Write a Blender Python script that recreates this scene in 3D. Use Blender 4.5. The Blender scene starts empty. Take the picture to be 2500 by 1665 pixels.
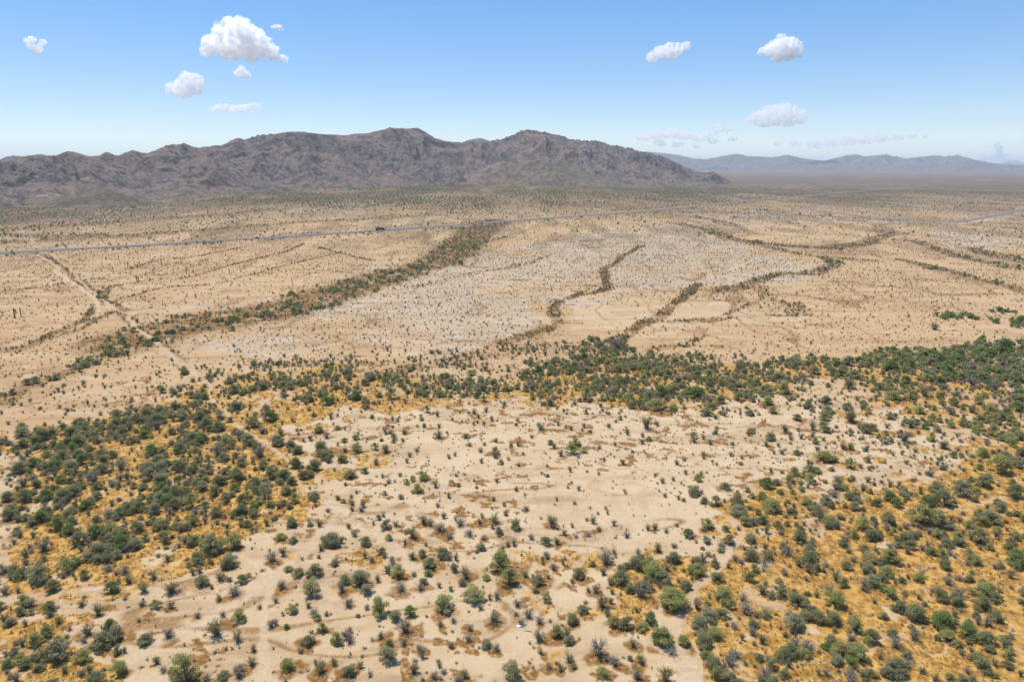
import bpy, math, random
import numpy as np
from mathutils import Vector

# ---------------------------------------------------------------- camera, sky, sun, exposure
SC = bpy.context.scene
COL = SC.collection
PW, PH = 2500.0, 1665.0            # size of the photograph the layout was measured in
CAM_H = 90.0
FPX = 1667.0
PITCH = math.radians(14.42)
SUN_EL = math.radians(67.0)
SUN_AZ = math.radians(-47.0)       # clockwise from +Y, so the sun stands ahead and to the left
EXPOSURE = 0.35

cam_d = bpy.data.cameras.new('camera')
cam_d.sensor_width = 36.0
cam_d.lens = 36.0 * FPX / PW
cam_d.clip_start = 0.5
cam_d.clip_end = 200000.0
cam = bpy.data.objects.new('camera', cam_d)
COL.objects.link(cam)
cam.location = (0, 0, CAM_H)
cam.rotation_euler = (math.pi / 2 - PITCH, 0, 0)
SC.camera = cam

world = bpy.data.worlds.new('World')
SC.world = world
world.use_nodes = True
wn = world.node_tree
sky = wn.nodes.new('ShaderNodeTexSky')
sky.sky_type = 'NISHITA'
sky.sun_disc = False
sky.sun_elevation = SUN_EL
sky.sun_rotation = SUN_AZ
sky.altitude = 1500.0
sky.air_density = 1.0
sky.dust_density = 0.05
sky.ozone_density = 3.5
wbg = wn.nodes['Background']
wbg.inputs['Strength'].default_value = 0.135
hs = wn.nodes.new('ShaderNodeHueSaturation')
hs.inputs['Saturation'].default_value = 1.9
hs.inputs['Hue'].default_value = .512
lo = wn.nodes.new('ShaderNodeVectorMath'); lo.operation = 'SCALE'; lo.inputs['Scale'].default_value = 1 / 6.0
gm = wn.nodes.new('ShaderNodeGamma'); gm.inputs['Gamma'].default_value = .50
up = wn.nodes.new('ShaderNodeVectorMath'); up.operation = 'SCALE'; up.inputs['Scale'].default_value = 5.25
wn.links.new(sky.outputs['Color'], lo.inputs[0])
wn.links.new(lo.outputs[0], gm.inputs['Color'])
wn.links.new(gm.outputs['Color'], up.inputs[0])
wn.links.new(up.outputs[0], hs.inputs['Color'])
wn.links.new(hs.outputs['Color'], wbg.inputs['Color'])

sun_d = bpy.data.lights.new('sun', 'SUN')
sun_d.energy = 4.6
sun_d.angle = math.radians(0.53)
sun_d.color = (1.0, 0.935, 0.83)
sun = bpy.data.objects.new('sun', sun_d)
COL.objects.link(sun)
sdir = Vector((math.sin(SUN_AZ) * math.cos(SUN_EL), math.cos(SUN_AZ) * math.cos(SUN_EL), math.sin(SUN_EL)))
sun.rotation_euler = (-sdir).to_track_quat('-Z', 'Y').to_euler()
sun.location = (0, 0, 3000)

SC.view_settings.view_transform = 'Standard'
SC.view_settings.look = 'None'
SC.view_settings.exposure = EXPOSURE
SC.view_settings.gamma = 1.0
SC.view_settings.use_curve_mapping = False
SC.cycles.use_denoising = True
SC.cycles.max_bounces = 48
SC.cycles.diffuse_bounces = 2
SC.cycles.transmission_bounces = 2
SC.cycles.transparent_max_bounces = 8
SC.cycles.volume_bounces = 48
SC.cycles.volume_max_steps = 128

rng = np.random.default_rng(7)
random.seed(7)

# ---------------------------------------------------------------- noise and projection
def _hash(ix, iy, seed):
    h = (ix.astype(np.int64) * 374761393 + iy.astype(np.int64) * 668265263 + seed * 974634777) & 0xFFFFFFFF
    h = ((h ^ (h >> 13)) * 1274126177) & 0xFFFFFFFF
    h = h ^ (h >> 16)
    return (h & 0xFFFFFF) / float(0xFFFFFF)

def vnoise(x, y, seed=0):
    x = np.asarray(x, float); y = np.asarray(y, float)
    x0 = np.floor(x); y0 = np.floor(y)
    fx = x - x0; fy = y - y0
    fx = fx * fx * fx * (fx * (fx * 6 - 15) + 10); fy = fy * fy * fy * (fy * (fy * 6 - 15) + 10)
    a = _hash(x0, y0, seed); b = _hash(x0 + 1, y0, seed); c = _hash(x0, y0 + 1, seed); d = _hash(x0 + 1, y0 + 1, seed)
    return (a + (b - a) * fx) * (1 - fy) + (c + (d - c) * fx) * fy

def fbm(x, y, seed=0, oct=4, gain=0.5):
    s = 0.0; a = 1.0; t = 0.0
    c, sn = math.cos(0.6), math.sin(0.6)
    for k in range(oct):
        s = s + a * vnoise(x, y, seed + k * 17); t += a
        x, y = (x * c - y * sn) * 2.03 + 5.3, (x * sn + y * c) * 2.03 - 3.1
        a *= gain
    return s / t

def ridged(x, y, seed=0, oct=4):
    s = 0.0; a = 1.0; t = 0.0
    for k in range(oct):
        s = s + a * (1 - np.abs(2 * vnoise(x, y, seed + k * 13) - 1)); t += a
        x, y = x * 2.07 + 4.1, y * 2.07 + 7.7
        a *= 0.5
    return s / t

def sstep(a, b, v):
    t = np.clip((np.asarray(v, float) - a) / (b - a), 0, 1)
    return t * t * (3 - 2 * t)

CP, SP = math.cos(PITCH), math.sin(PITCH)
def ground_h(x, y):
    r = np.hypot(x, y); th = np.degrees(np.arctan2(x, y))
    up = sstep(17, 3, th) * np.clip(r - 900, 0, None) * 0.02
    up = np.minimum(up, 60)
    und = (fbm(x / 70.0, y / 70.0, 3, 3) - 0.5) * 1.2 * sstep(60, 200, r) + (fbm(x / 9.0, y / 9.0, 4, 2) - 0.5) * 0.18 * sstep(700, 300, r)
    far = (fbm(x / 260.0, y / 260.0, 5, 3) - 0.5) * 5.0 * sstep(900, 2200, r)
    return up + und + far

def ray(sx, sy):
    a = (np.asarray(sx, float) - PW / 2) / FPX; b = -(np.asarray(sy, float) - PH / 2) / FPX
    return a, CP + b * SP, -SP + b * CP

def ground_at(sx, sy):
    dx, dy, dz = ray(sx, sy)
    dz = np.minimum(dz, -0.002)
    z = np.zeros_like(dx)
    for _ in range(8):
        t = (CAM_H - z) / -dz
        z = ground_h(dx * t, dy * t)
    t = (CAM_H - z) / -dz
    return np.stack([dx * t, dy * t, z], -1)

def to_photo(x, y, z):
    d = y * CP - (z - CAM_H) * SP
    u = y * SP + (z - CAM_H) * CP
    return PW / 2 + FPX * x / d, PH / 2 - FPX * u / d, d

VS = 2500.0 / 2354.0
def V(pts):
    return [(x * VS, y * VS) for x, y in pts]
def world_line(pts, step=None):
    p = np.array(pts, float)
    w = ground_at(p[:, 0], p[:, 1])[:, :2]
    return w

def seg_dist(px, py, line):
    """distance of every point to a polyline (world metres) and the parameter along it"""
    best = np.full(px.shape, 1e9); par = np.zeros(px.shape)
    L = 0.0
    for (ax, ay), (bx, by) in zip(line[:-1], line[1:]):
        ex, ey = bx - ax, by - ay
        n = ex * ex + ey * ey + 1e-9
        t = np.clip(((px - ax) * ex + (py - ay) * ey) / n, 0, 1)
        d = np.hypot(px - ax - t * ex, py - ay - t * ey)
        m = d < best
        best = np.where(m, d, best); par = np.where(m, L + t * math.sqrt(n), par)
        L += math.sqrt(n)
    return best, par / max(L, 1e-6)

def in_poly(px, py, poly):
    c = np.zeros(px.shape, bool)
    n = len(poly)
    for i in range(n):
        x0, y0 = poly[i]; x1, y1 = poly[(i + 1) % n]
        if y0 == y1:
            continue
        m = ((y0 > py) != (y1 > py)) & (px < (x1 - x0) * (py - y0) / (y1 - y0) + x0)
        c ^= m
    return c

# ---------------------------------------------------------------- layout of the place (measured in the photograph, laid on the ground)
POLY_THICK = [   # woodland with dry grass: (outline, density)
    (V([(0, 985), (140, 985), (290, 955), (400, 905), (440, 870), (520, 905), (600, 930), (640, 965), (625, 1010), (660, 1060), (735, 1110), (740, 1160), (700, 1190), (640, 1180), (560, 1235), (540, 1280), (420, 1270), (250, 1290), (150, 1300), (130, 1335), (0, 1340)]), 1.0),
    (V([(490, 880), (600, 850), (660, 843), (950, 852), (965, 872), (1230, 868), (1290, 830), (1380, 815), (1440, 818), (1560, 832), (1700, 832), (1960, 832), (2090, 812), (2240, 800), (2354, 790), (2354, 935), (2250, 905), (2080, 915), (1990, 895), (1900, 872), (1850, 905), (1700, 925), (1560, 945), (1430, 930), (1330, 905), (930, 908), (700, 895), (600, 905), (520, 905)]), 1.45),
    (V([(1950, 838), (2090, 814), (2240, 802), (2354, 792), (2600, 790), (2600, 940), (2354, 920), (2250, 900), (2100, 895)]), 1.7),
    (V([(2354, 900), (2240, 895), (2080, 925), (2060, 950), (2200, 985), (2354, 1010)]), 0.5),
    (V([(2354, 1010), (2260, 1060), (2120, 1090), (1900, 1130), (1780, 1100), (1600, 1165), (1740, 1215), (1640, 1290), (1480, 1285), (1400, 1310), (1420, 1420), (1540, 1440), (1600, 1500), (1620, 1568), (1640, 1700), (2600, 1700), (2600, 1000)]), 0.72),
    (V([(-200, 1400), (210, 1410), (290, 1480), (320, 1568), (340, 1700), (-200, 1700)]), 0.5),
    (V([(1840, 890), (2060, 905), (2354, 930), (2500, 1010), (2354, 1020), (2120, 1090), (1800, 1105), (1720, 1000)]), 0.22),
    (V([(640, 1200), (1000, 1190), (1400, 1290), (1420, 1440), (1580, 1568), (500, 1568), (600, 1330)]), 0.16),
    (V([(360, 880), (470, 870), (520, 910), (380, 960), (250, 965)]), 0.4),
]
POLY_GRASS = [   # golden dry grass: (outline, strength)
    (POLY_THICK[0][0], 1.0), (POLY_THICK[1][0], 0.78), (POLY_THICK[3][0], 0.55), (POLY_THICK[4][0], 0.92), (POLY_THICK[5][0], 1.0),
    (V([(560, 900), (1400, 900), (1420, 925), (1250, 935), (1000, 925), (900, 945), (760, 950), (640, 1000), (600, 960)]), 0.85),
    (V([(620, 1010), (760, 960), (840, 1010), (900, 1060), (800, 1110), (700, 1100)]), 0.55),
    (V([(0, 1290), (420, 1260), (560, 1250), (600, 1290), (420, 1360), (200, 1360), (0, 1420)]), 0.62),
    (V([(640, 1290), (900, 1230), (1100, 1270), (1400, 1300), (1420, 1360), (1100, 1380), (900, 1350), (700, 1360)]), 0.42),
    (V([(1080, 1380), (1420, 1360), (1560, 1440), (1590, 1568), (1200, 1568)]), 0.36),
    (V([(780, 1200), (900, 1200), (940, 1290), (800, 1300)]), 0.5),
    (V([(1200, 1290), (1700, 1180), (1720, 1240), (1500, 1330), (1250, 1330)]), 0.4),
    (V([(1840, 920), (2060, 925), (2354, 950), (2500, 1010), (2354, 1020), (2120, 1090), (1900, 1105)]), 0.42),
    (V([(0, 840), (120, 830), (370, 770), (420, 760), (300, 830), (150, 880), (0, 930)]), 0.35),
]
POLY_PAVE = [    # pale grey stony flats
    V([(440, 815), (560, 775), (700, 715), (860, 665), (980, 625), (1230, 555), (1420, 530), (1540, 505), (1640, 530), (1720, 560), (1800, 590), (1700, 630), (1560, 660), (1440, 690), (1280, 705), (1260, 755), (1130, 790), (900, 790), (700, 820), (520, 838)]),
    V([(1680, 630), (1800, 590), (1890, 600), (1820, 625)]),
    V([(300, 745), (480, 720), (640, 690), (620, 720), (420, 745)]),
    V([(720, 640), (860, 615), (980, 600), (900, 630), (780, 660)]),
    V([(2150, 530), (2354, 520), (2354, 560), (2250, 570), (2100, 560)]),
    V([(1700, 490), (2050, 495), (2080, 512), (1700, 505)]),
]
POLY_CREAM = [V([(560, 980), (800, 930), (1100, 920), (1420, 930), (1900, 900), (2080, 940), (2200, 1040), (1900, 1110), (1700, 1100), (1560, 1180), (1500, 1260), (1200, 1290), (1000, 1260), (780, 1200), (760, 1120)]),
              V([(1280, 700), (1700, 700), (1860, 735), (1480, 760), (1300, 760)])]
#        washes: points, half width (m), brown strength, shrub density, tree density
WASHES = [
    (V([(300, 785), (345, 768), (420, 748), (600, 722), (720, 692), (850, 648), (1000, 607), (1060, 565), (1100, 530), (1140, 508)]), 11, 0.9, 0.020, 0.010),
    (V([(0, 925), (60, 893), (150, 862), (200, 832), (270, 818), (350, 788), (420, 752)]), 4.5, 0.6, 0.035, 0.012),
    (V([(100, 588), (150, 622), (205, 662), (250, 702), (285, 725), (365, 780), (425, 850)]), 2.6, 0.65, 0.10, 0.006),
    (V([(1150, 790), (1240, 762), (1285, 738), (1266, 712), (1282, 692), (1400, 662), (1390, 620), (1430, 590), (1480, 565)]), 3.6, 0.85, 0.10, 0.0),
    (V([(1340, 840), (1390, 810), (1440, 770), (1500, 735), (1560, 690), (1598, 652)]), 4.2, 0.85, 0.13, 0.008),
    (V([(1480, 742), (1620, 738), (1740, 726), (1830, 728)]), 2.0, 0.8, 0.08, 0.0),
    (V([(1600, 738), (1680, 722), (1730, 695), (1650, 690)]), 2.6, 0.6, 0.06, 0.0),
    (V([(1640, 672), (1700, 660), (1740, 648), (1800, 630), (1880, 632), (1920, 607), (1895, 592)]), 7, 0.65, 0.08, 0.003),
    (V([(1740, 660), (1760, 690), (1820, 700), (1840, 725)]), 6, 0.3, 0.05, 0.0),
    (V([(1540, 512), (1620, 528), (1680, 550), (1760, 562), (1900, 572), (2000, 556), (2040, 540), (2010, 515)]), 13, 0.5, 0.035, 0.004),
    (V([(1700, 556), (1860, 588), (2000, 600)]), 7, 0.35, 0.03, 0.0),
    (V([(2070, 598), (2150, 617), (2230, 637), (2360, 672)]), 7, 0.55, 0.06, 0.004),
    (V([(2090, 553), (2200, 590), (2360, 622)]), 9, 0.4, 0.03, 0.002),
    (V([(2230, 570), (2360, 605)]), 12, 0.4, 0.04, 0.004),
    (V([(1960, 460), (2100, 464), (2200, 467), (2380, 472)]), 22, 0.5, 0.012, 0.01),
    (V([(1530, 487), (1700, 492), (1900, 497), (2060, 508)]), 10, 0.35, 0.012, 0.004),
    (V([(-20, 557), (120, 552), (300, 541), (500, 526), (720, 509), (1000, 495)]), 16, 0.5, 0.02, 0.006),
    (V([(-20, 530), (250, 512), (520, 492), (640, 482)]), 22, 0.5, 0.012, 0.008),
    (V([(-20, 540), (150, 545), (220, 540)]), 16, 0.4, 0.01, 0.02),
    (V([(-20, 815), (60, 798), (130, 768), (180, 745), (290, 714)]), 2.4, 0.85, 0.12, 0.003),
    (V([(60, 800), (180, 760), (260, 722)]), 1.8, 0.6, 0.07, 0.0),
    (V([(-20, 672), (110, 658), (190, 645), (225, 640)]), 1.8, 0.8, 0.06, 0.0),
    (V([(180, 745), (225, 700), (240, 665)]), 2.4, 0.8, 0.09, 0.0),
    (V([(240, 663), (330, 645), (420, 640), (490, 622), (560, 602), (640, 582), (700, 560)]), 2.4, 0.7, 0.06, 0.0),
    (V([(265, 690), (380, 660), (500, 652), (620, 622), (700, 600), (790, 580)]), 2.0, 0.65, 0.06, 0.0),
    (V([(300, 620), (360, 600), (450, 590), (540, 572)]), 3.0, 0.5, 0.04, 0.0),
    (V([(720, 570), (770, 580), (860, 600)]), 2.4, 0.6, 0.05, 0.0),
    (V([(960, 840), (1050, 830), (1160, 800), (1260, 800), (1380, 800)]), 9, 0.25, 0.05, 0.001),
    (V([(1000, 812), (1150, 812), (1300, 800)]), 5, 0.2, 0.04, 0.0),
    (V([(1500, 800), (1580, 795), (1610, 775)]), 3, 0.5, 0.10, 0.0),
    (V([(600, 846), (760, 832), (960, 836), (1100, 845)]), 5, 0.2, 0.05, 0.001),
    (V([(980, 590), (1080, 570), (1160, 545)]), 3.4, 0.4, 0.05, 0.0),
    (V([(960, 660), (1060, 635), (1180, 615), (1260, 590)]), 4.2, 0.3, 0.03, 0.001),
    (V([(1600, 500), (1640, 505), (1690, 520)]), 14, 0.4, 0.02, 0.01),
]
TREE_BLOBS = [   # tight groups of trees further off: (photo x, photo y, radius m, how many, deep green share)
    (2335, 775, 12, 26, .7), (2480, 790, 14, 22, .8), (2452, 765, 8, 8, .6), (1120, 560, 14, 14, .5), (1165, 548, 12, 10, .5), (1870, 515, 16, 8, .6),
    (2035, 642, 7, 9, .8), (700, 720, 8, 7, .5), (560, 785, 9, 9, .6), (205, 890, 8, 9, .7), (265, 870, 5, 5, .6), (1060, 770, 0, 0, 0),
    (1500, 850, 12, 14, .4), (1460, 835, 9, 8, .5), (95, 935, 5, 3, .7), (20, 962, 4, 3, .7), (250, 728, 4, 4, .6), (370, 835, 5, 5, .6), (405, 815, 4, 4, .6),
    (1350, 905, 10, 14, .3), (900, 690, 10, 8, .5), (960, 665, 11, 9, .5), (1020, 655, 11, 9, .5), (840, 710, 9, 8, .5), (720, 745, 8, 7, .5), (640, 770, 7, 7, .5),
    (2260, 655, 9, 8, .5), (2040, 610, 9, 3, .5), (1740, 570, 14, 12, .4), (2470, 655, 12, 10, .4), (440, 915, 4, 3, .4), (1900, 300, 0, 0, 0),
]
TRAILS = [       # bare paths: points (photo px), half width (m), pale strength
    ([(92, 622), (130, 645), (146, 652), (132, 662), (160, 680), (195, 700), (235, 735), (243, 762)], 1.4, 1.0),
    ([(128, 622), (165, 655), (215, 705), (262, 740), (300, 765)], 1.2, .8),
    ([(330, 762), (316, 775), (322, 793), (360, 822), (388, 838), (425, 870), (450, 900), (474, 913)], 1.35, 1.0),
    ([(395, 850), (440, 880), (470, 910)], 2.2, .7),
    ([(474, 913), (590, 892), (680, 872), (800, 846), (950, 800)], .8, .8),
    ([(474, 913), (330, 935), (200, 965), (0, 1005)], .9, .6),
    ([(474, 915), (512, 945), (505, 962), (540, 1000), (575, 1035), (628, 1070), (695, 1120), (735, 1185), (800, 1222), (850, 1233)], .75, .8),
    ([(800, 1222), (850, 1190), (930, 1160), (1010, 1130), (1050, 1080), (1075, 1030), (1078, 985)], .6, .5),
    ([(850, 1233), (920, 1242), (1000, 1250), (1070, 1262), (1160, 1300), (1250, 1300), (1400, 1292), (1560, 1275), (1700, 1233), (1780, 1195)], 1.0, .75),
    ([(1087, 1195), (1150, 1225), (1205, 1256), (1250, 1290), (1310, 1330), (1400, 1370)], .9, .65),
    ([(1010, 1180), (1120, 1165), (1221, 1153), (1450, 1142), (1700, 1146), (1850, 1150)], .9, .75),
    ([(1397, 1382), (1460, 1330), (1523, 1279), (1560, 1230)], 1.2, .7),
    ([(800, 1222), (850, 1270), (895, 1290), (960, 1330), (991, 1356), (1000, 1382)], 1.5, .85),
    ([(330, 1610), (400, 1565), (497, 1505), (590, 1450), (670, 1398), (760, 1330), (830, 1250)], 1.5, .75),
    ([(640, 1700), (637, 1600), (643, 1524), (652, 1460), (668, 1398)], 1.1, .9),
    ([(668, 1398), (620, 1380), (570, 1350)], .7, .9),
    ([(800, 1430), (900, 1432), (960, 1445), (1060, 1450), (1150, 1490), (1290, 1543)], .8, .4),
    ([(1160, 1680), (1220, 1610), (1290, 1543), (1320, 1480), (1360, 1420)], 1.0, .7),
    ([(1665, 1540), (1680, 1480), (1710, 1430), (1753, 1390), (1784, 1340), (1815, 1310), (1790, 1270)], 1.1, .9),
    ([(1620, 1560), (1660, 1580), (1680, 1620), (1690, 1680)], 2.6, 1.0),
    ([(1815, 1440), (1850, 1470), (1900, 1480)], 1.4, .7),
    ([(2250, 1260), (2330, 1240), (2400, 1230), (2480, 1210)], 1.0, .6),
    ([(1300, 1095), (1450, 1080), (1600, 1065), (1750, 1050), (1900, 1040)], .6, .35),
    ([(960, 1105), (1100, 1108), (1250, 1110), (1350, 1100)], .5, .0),
    ([(800, 1420), (930, 1410), (1050, 1432), (1150, 1440)], .7, .3),
    ([(0, 1470), (200, 1440), (400, 1445), (560, 1440), (640, 1420)], 1.6, .45),
    ([(1270, 780), (1500, 775), (1700, 772), (1980, 776)], 3.0, .5),
    ([(1160, 690), (1250, 705), (1330, 720), (1420, 745)], 1.2, .6),
    ([(1780, 660), (1850, 630), (1930, 618)], 1.2, .9),
    ([(1820, 497), (1840, 510), (1838, 518), (1822, 521)], 2.4, .9),
    ([(2740, 457), (2500, 515), (2430, 530), (2380, 539), (2326, 546)], 15, 1.0),
    ([(2051, 594), (2150, 570), (2240, 556), (2326, 545)], 2.2, .7),
    ([(2211, 462), (2350, 465), (2500, 466)], 5.0, .8),
    ([(50, 556), (70, 580), (88, 600), (105, 618)], 3.0, .9),
    ([(1330, 640), (1440, 622), (1560, 605)], 1.2, .0),
    ([(800, 930), (960, 895), (1130, 865), (1300, 835), (1480, 805)], .7, .5),
]

WTHICK = [(world_line(p), d) for p, d in POLY_THICK]
WGRASS = [(world_line(p), d) for p, d in POLY_GRASS]
WPAVE = [world_line(p) for p in POLY_PAVE]
WCREAM = [world_line(p) for p in POLY_CREAM]
WWASH = [(world_line(p), r[0] * (2.1 if r[0] == 11 else .95), min(1, r[1] * 1.05), r[2] * 1.7, r[3] * .9) for p, *r in WASHES]
WTRAIL = [(world_line(p), w, s) for p, w, s in TRAILS]

def poly_field(x, y, polys, warp, seed):
    r = np.hypot(x, y)
    k = warp * (0.6 + r / 400.0)
    wx = x + (fbm(x / (4 * k), y / (4 * k), seed, 3) - .5) * 4 * k
    wy = y + (fbm(x / (4 * k), y / (4 * k), seed + 50, 3) - .5) * 4 * k * 1.5
    f = np.zeros(x.shape)
    for p, d in polys:
        f = np.maximum(f, in_poly(wx, wy, p) * d)
    return f

def wash_field(x, y, which, warp=2.0, grow=1.0):
    r = np.hypot(x, y)
    k = warp * (0.5 + r / 500.0)
    wx = x + (fbm(x / (5 * k), y / (5 * k), 31, 2) - .5) * 3 * k
    wy = y + (fbm(x / (5 * k), y / (5 * k), 37, 2) - .5) * 4 * k
    f = np.zeros(x.shape)
    for line, hw, *vals in WWASH:
        v = vals[which]
        if v <= 0:
            continue
        lo = line.min(0) - 4 * hw - 30; hi = line.max(0) + 4 * hw + 30
        m = (wx > lo[0]) & (wx < hi[0]) & (wy > lo[1]) & (wy < hi[1])
        if not m.any():
            continue
        d, _ = seg_dist(wx[m], wy[m], line)
        f[m] = np.maximum(f[m], v * sstep(hw * 1.45 * grow, hw * 0.7 * grow, d))
    return f

def drain_field(x, y):
    """small dry channels running down the plain"""
    r = np.hypot(x, y)
    q = np.maximum(1.0, r / 700.0)
    wx = x + (fbm(x / 30., y / 30., 215, 2) - .5) * 14
    a = np.abs(fbm(wx / 85., y / 330., 211, 3) - .5); b = np.abs(fbm(wx / 36., y / 150., 213, 3) - .5)
    g = fbm(x / 120., y / 160., 217, 2); g2 = fbm(x / 70., y / 90., 219, 2)
    f = np.maximum(sstep(.017, .006, a / q) * sstep(.40, .50, g), .8 * sstep(.020, .007, b / q) * sstep(.45, .53, g2 + .05 * (x < -60)))
    return f * sstep(300, 380, r)

def trail_field(x, y, soft=1.0):
    wx = x + (fbm(x / 14.0, y / 14.0, 71, 4, .65) - .5) * 4.6
    wy = y + (fbm(x / 14.0, y / 14.0, 73, 4, .65) - .5) * 4.6
    f = np.zeros(x.shape)
    for line, hw, s in WTRAIL:
        if s <= 0:
            continue
        lo = line.min(0) - 30; hi = line.max(0) + 30
        m = (wx > lo[0]) & (wx < hi[0]) & (wy > lo[1]) & (wy < hi[1])
        if m.any():
            d, _ = seg_dist(wx[m], wy[m], line)
            f[m] = np.maximum(f[m], s * sstep(hw * 1.25 * soft, hw * 0.6 * soft, d))
    return f

# ---------------------------------------------------------------- node and mesh helpers
def new_mat(name):
    m = bpy.data.materials.new(name)
    m.use_nodes = True
    t = m.node_tree
    b = t.nodes['Principled BSDF']
    b.inputs['Roughness'].default_value = 0.95
    b.inputs['Specular IOR Level'].default_value = 0.12
    return m, t, b

class N:
    """small node builder"""
    def __init__(self, tree):
        self.t = tree
    def add(self, kind, **kw):
        n = self.t.nodes.new(kind)
        for k, v in kw.items():
            setattr(n, k, v)
        return n
    def link(self, a, b):
        self.t.links.new(a, b)
    def put(self, sock, v):
        if isinstance(v, bpy.types.NodeSocket):
            self.link(v, sock)
        elif isinstance(v, (tuple, list)) and len(v) == 3 and sock.type == 'RGBA':
            sock.default_value = (*v, 1)
        else:
            sock.default_value = v
    def math(self, op, a, b=0.0, c=None, clamp=False):
        n = self.add('ShaderNodeMath', operation=op, use_clamp=clamp)
        self.put(n.inputs[0], a); self.put(n.inputs[1], b)
        if c is not None:
            self.put(n.inputs[2], c)
        return n.outputs[0]
    def mix(self, f, a, b, blend='MIX'):
        n = self.add('ShaderNodeMix', data_type='RGBA', blend_type=blend)
        self.put(n.inputs[0], f); self.put(n.inputs[6], a); self.put(n.inputs[7], b)
        return n.outputs[2]
    def attr(self, name):
        return self.add('ShaderNodeAttribute', attribute_name=name).outputs['Fac']
    def pos(self):
        return self.add('ShaderNodeNewGeometry').outputs['Position']
    def noise(self, vec, scale, detail=3.0, rough=0.55):
        n = self.add('ShaderNodeTexNoise')
        self.link(vec, n.inputs['Vector'])
        n.inputs['Scale'].default_value = scale; n.inputs['Detail'].default_value = detail; n.inputs['Roughness'].default_value = rough
        return n.outputs['Fac']
    def voronoi(self, vec, scale, feature='F1', out='Distance', rand=1.0):
        n = self.add('ShaderNodeTexVoronoi', feature=feature)
        self.link(vec, n.inputs['Vector']); n.inputs['Scale'].default_value = scale; n.inputs['Randomness'].default_value = rand
        return n.outputs[out]
    def rng(self, v, a, b, c=0.0, d=1.0, smooth=True):
        n = self.add('ShaderNodeMapRange', interpolation_type='SMOOTHSTEP' if smooth else 'LINEAR')
        self.put(n.inputs[0], v)
        for i, q in enumerate((a, b, c, d)):
            n.inputs[1 + i].default_value = q
        return n.outputs[0]

def mesh_np(name, verts, faces, mats=(), fmat=None, smooth=False):
    """faces: (n,3) or (n,4) int array"""
    me = bpy.data.meshes.new(name)
    v = np.asarray(verts, np.float32); f = np.asarray(faces, np.int32)
    k = f.shape[1]
    me.vertices.add(len(v)); me.vertices.foreach_set('co', v.ravel())
    me.loops.add(f.size); me.loops.foreach_set('vertex_index', f.ravel())
    me.polygons.add(len(f))
    me.polygons.foreach_set('loop_start', np.arange(0, f.size, k, dtype=np.int32))
    for m in mats:
        me.materials.append(m)
    if fmat is not None:
        me.polygons.foreach_set('material_index', np.asarray(fmat, np.int32))
    me.update(calc_edges=True)
    me.polygons.foreach_set('use_smooth', np.full(len(f), bool(smooth)))
    return me

def obj(name, me, parent=None, loc=None, rot=None, scale=None, kind=None, label=None, cat=None, group=None):
    o = bpy.data.objects.new(name, me)
    COL.objects.link(o)
    if parent is not None:
        o.parent = parent
    if loc is not None:
        o.location = loc
    if rot is not None:
        o.rotation_euler = rot
    if scale is not None:
        o.scale = scale
    for k, v in (('kind', kind), ('label', label), ('category', cat), ('group', group)):
        if v:
            o[k] = v
    return o

def add_attr(me, name, vals):
    a = me.attributes.new(name, 'FLOAT', 'POINT')
    a.data.foreach_set('value', np.asarray(vals, np.float32))

# ---------------------------------------------------------------- ground
def scatter_mask_grass(x, y):
    g = (poly_field(x, y, WGRASS, 3.0, 11) * 2 + poly_field(x, y, WGRASS, 8.0, 13) + poly_field(x, y, WGRASS, 12.0, 17)) / 4
    n = fbm(x / 6.5, y / 6.5, 21, 4)
    return sstep(-0.05, 0.07, g * 0.78 - n + 0.02), g

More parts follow.
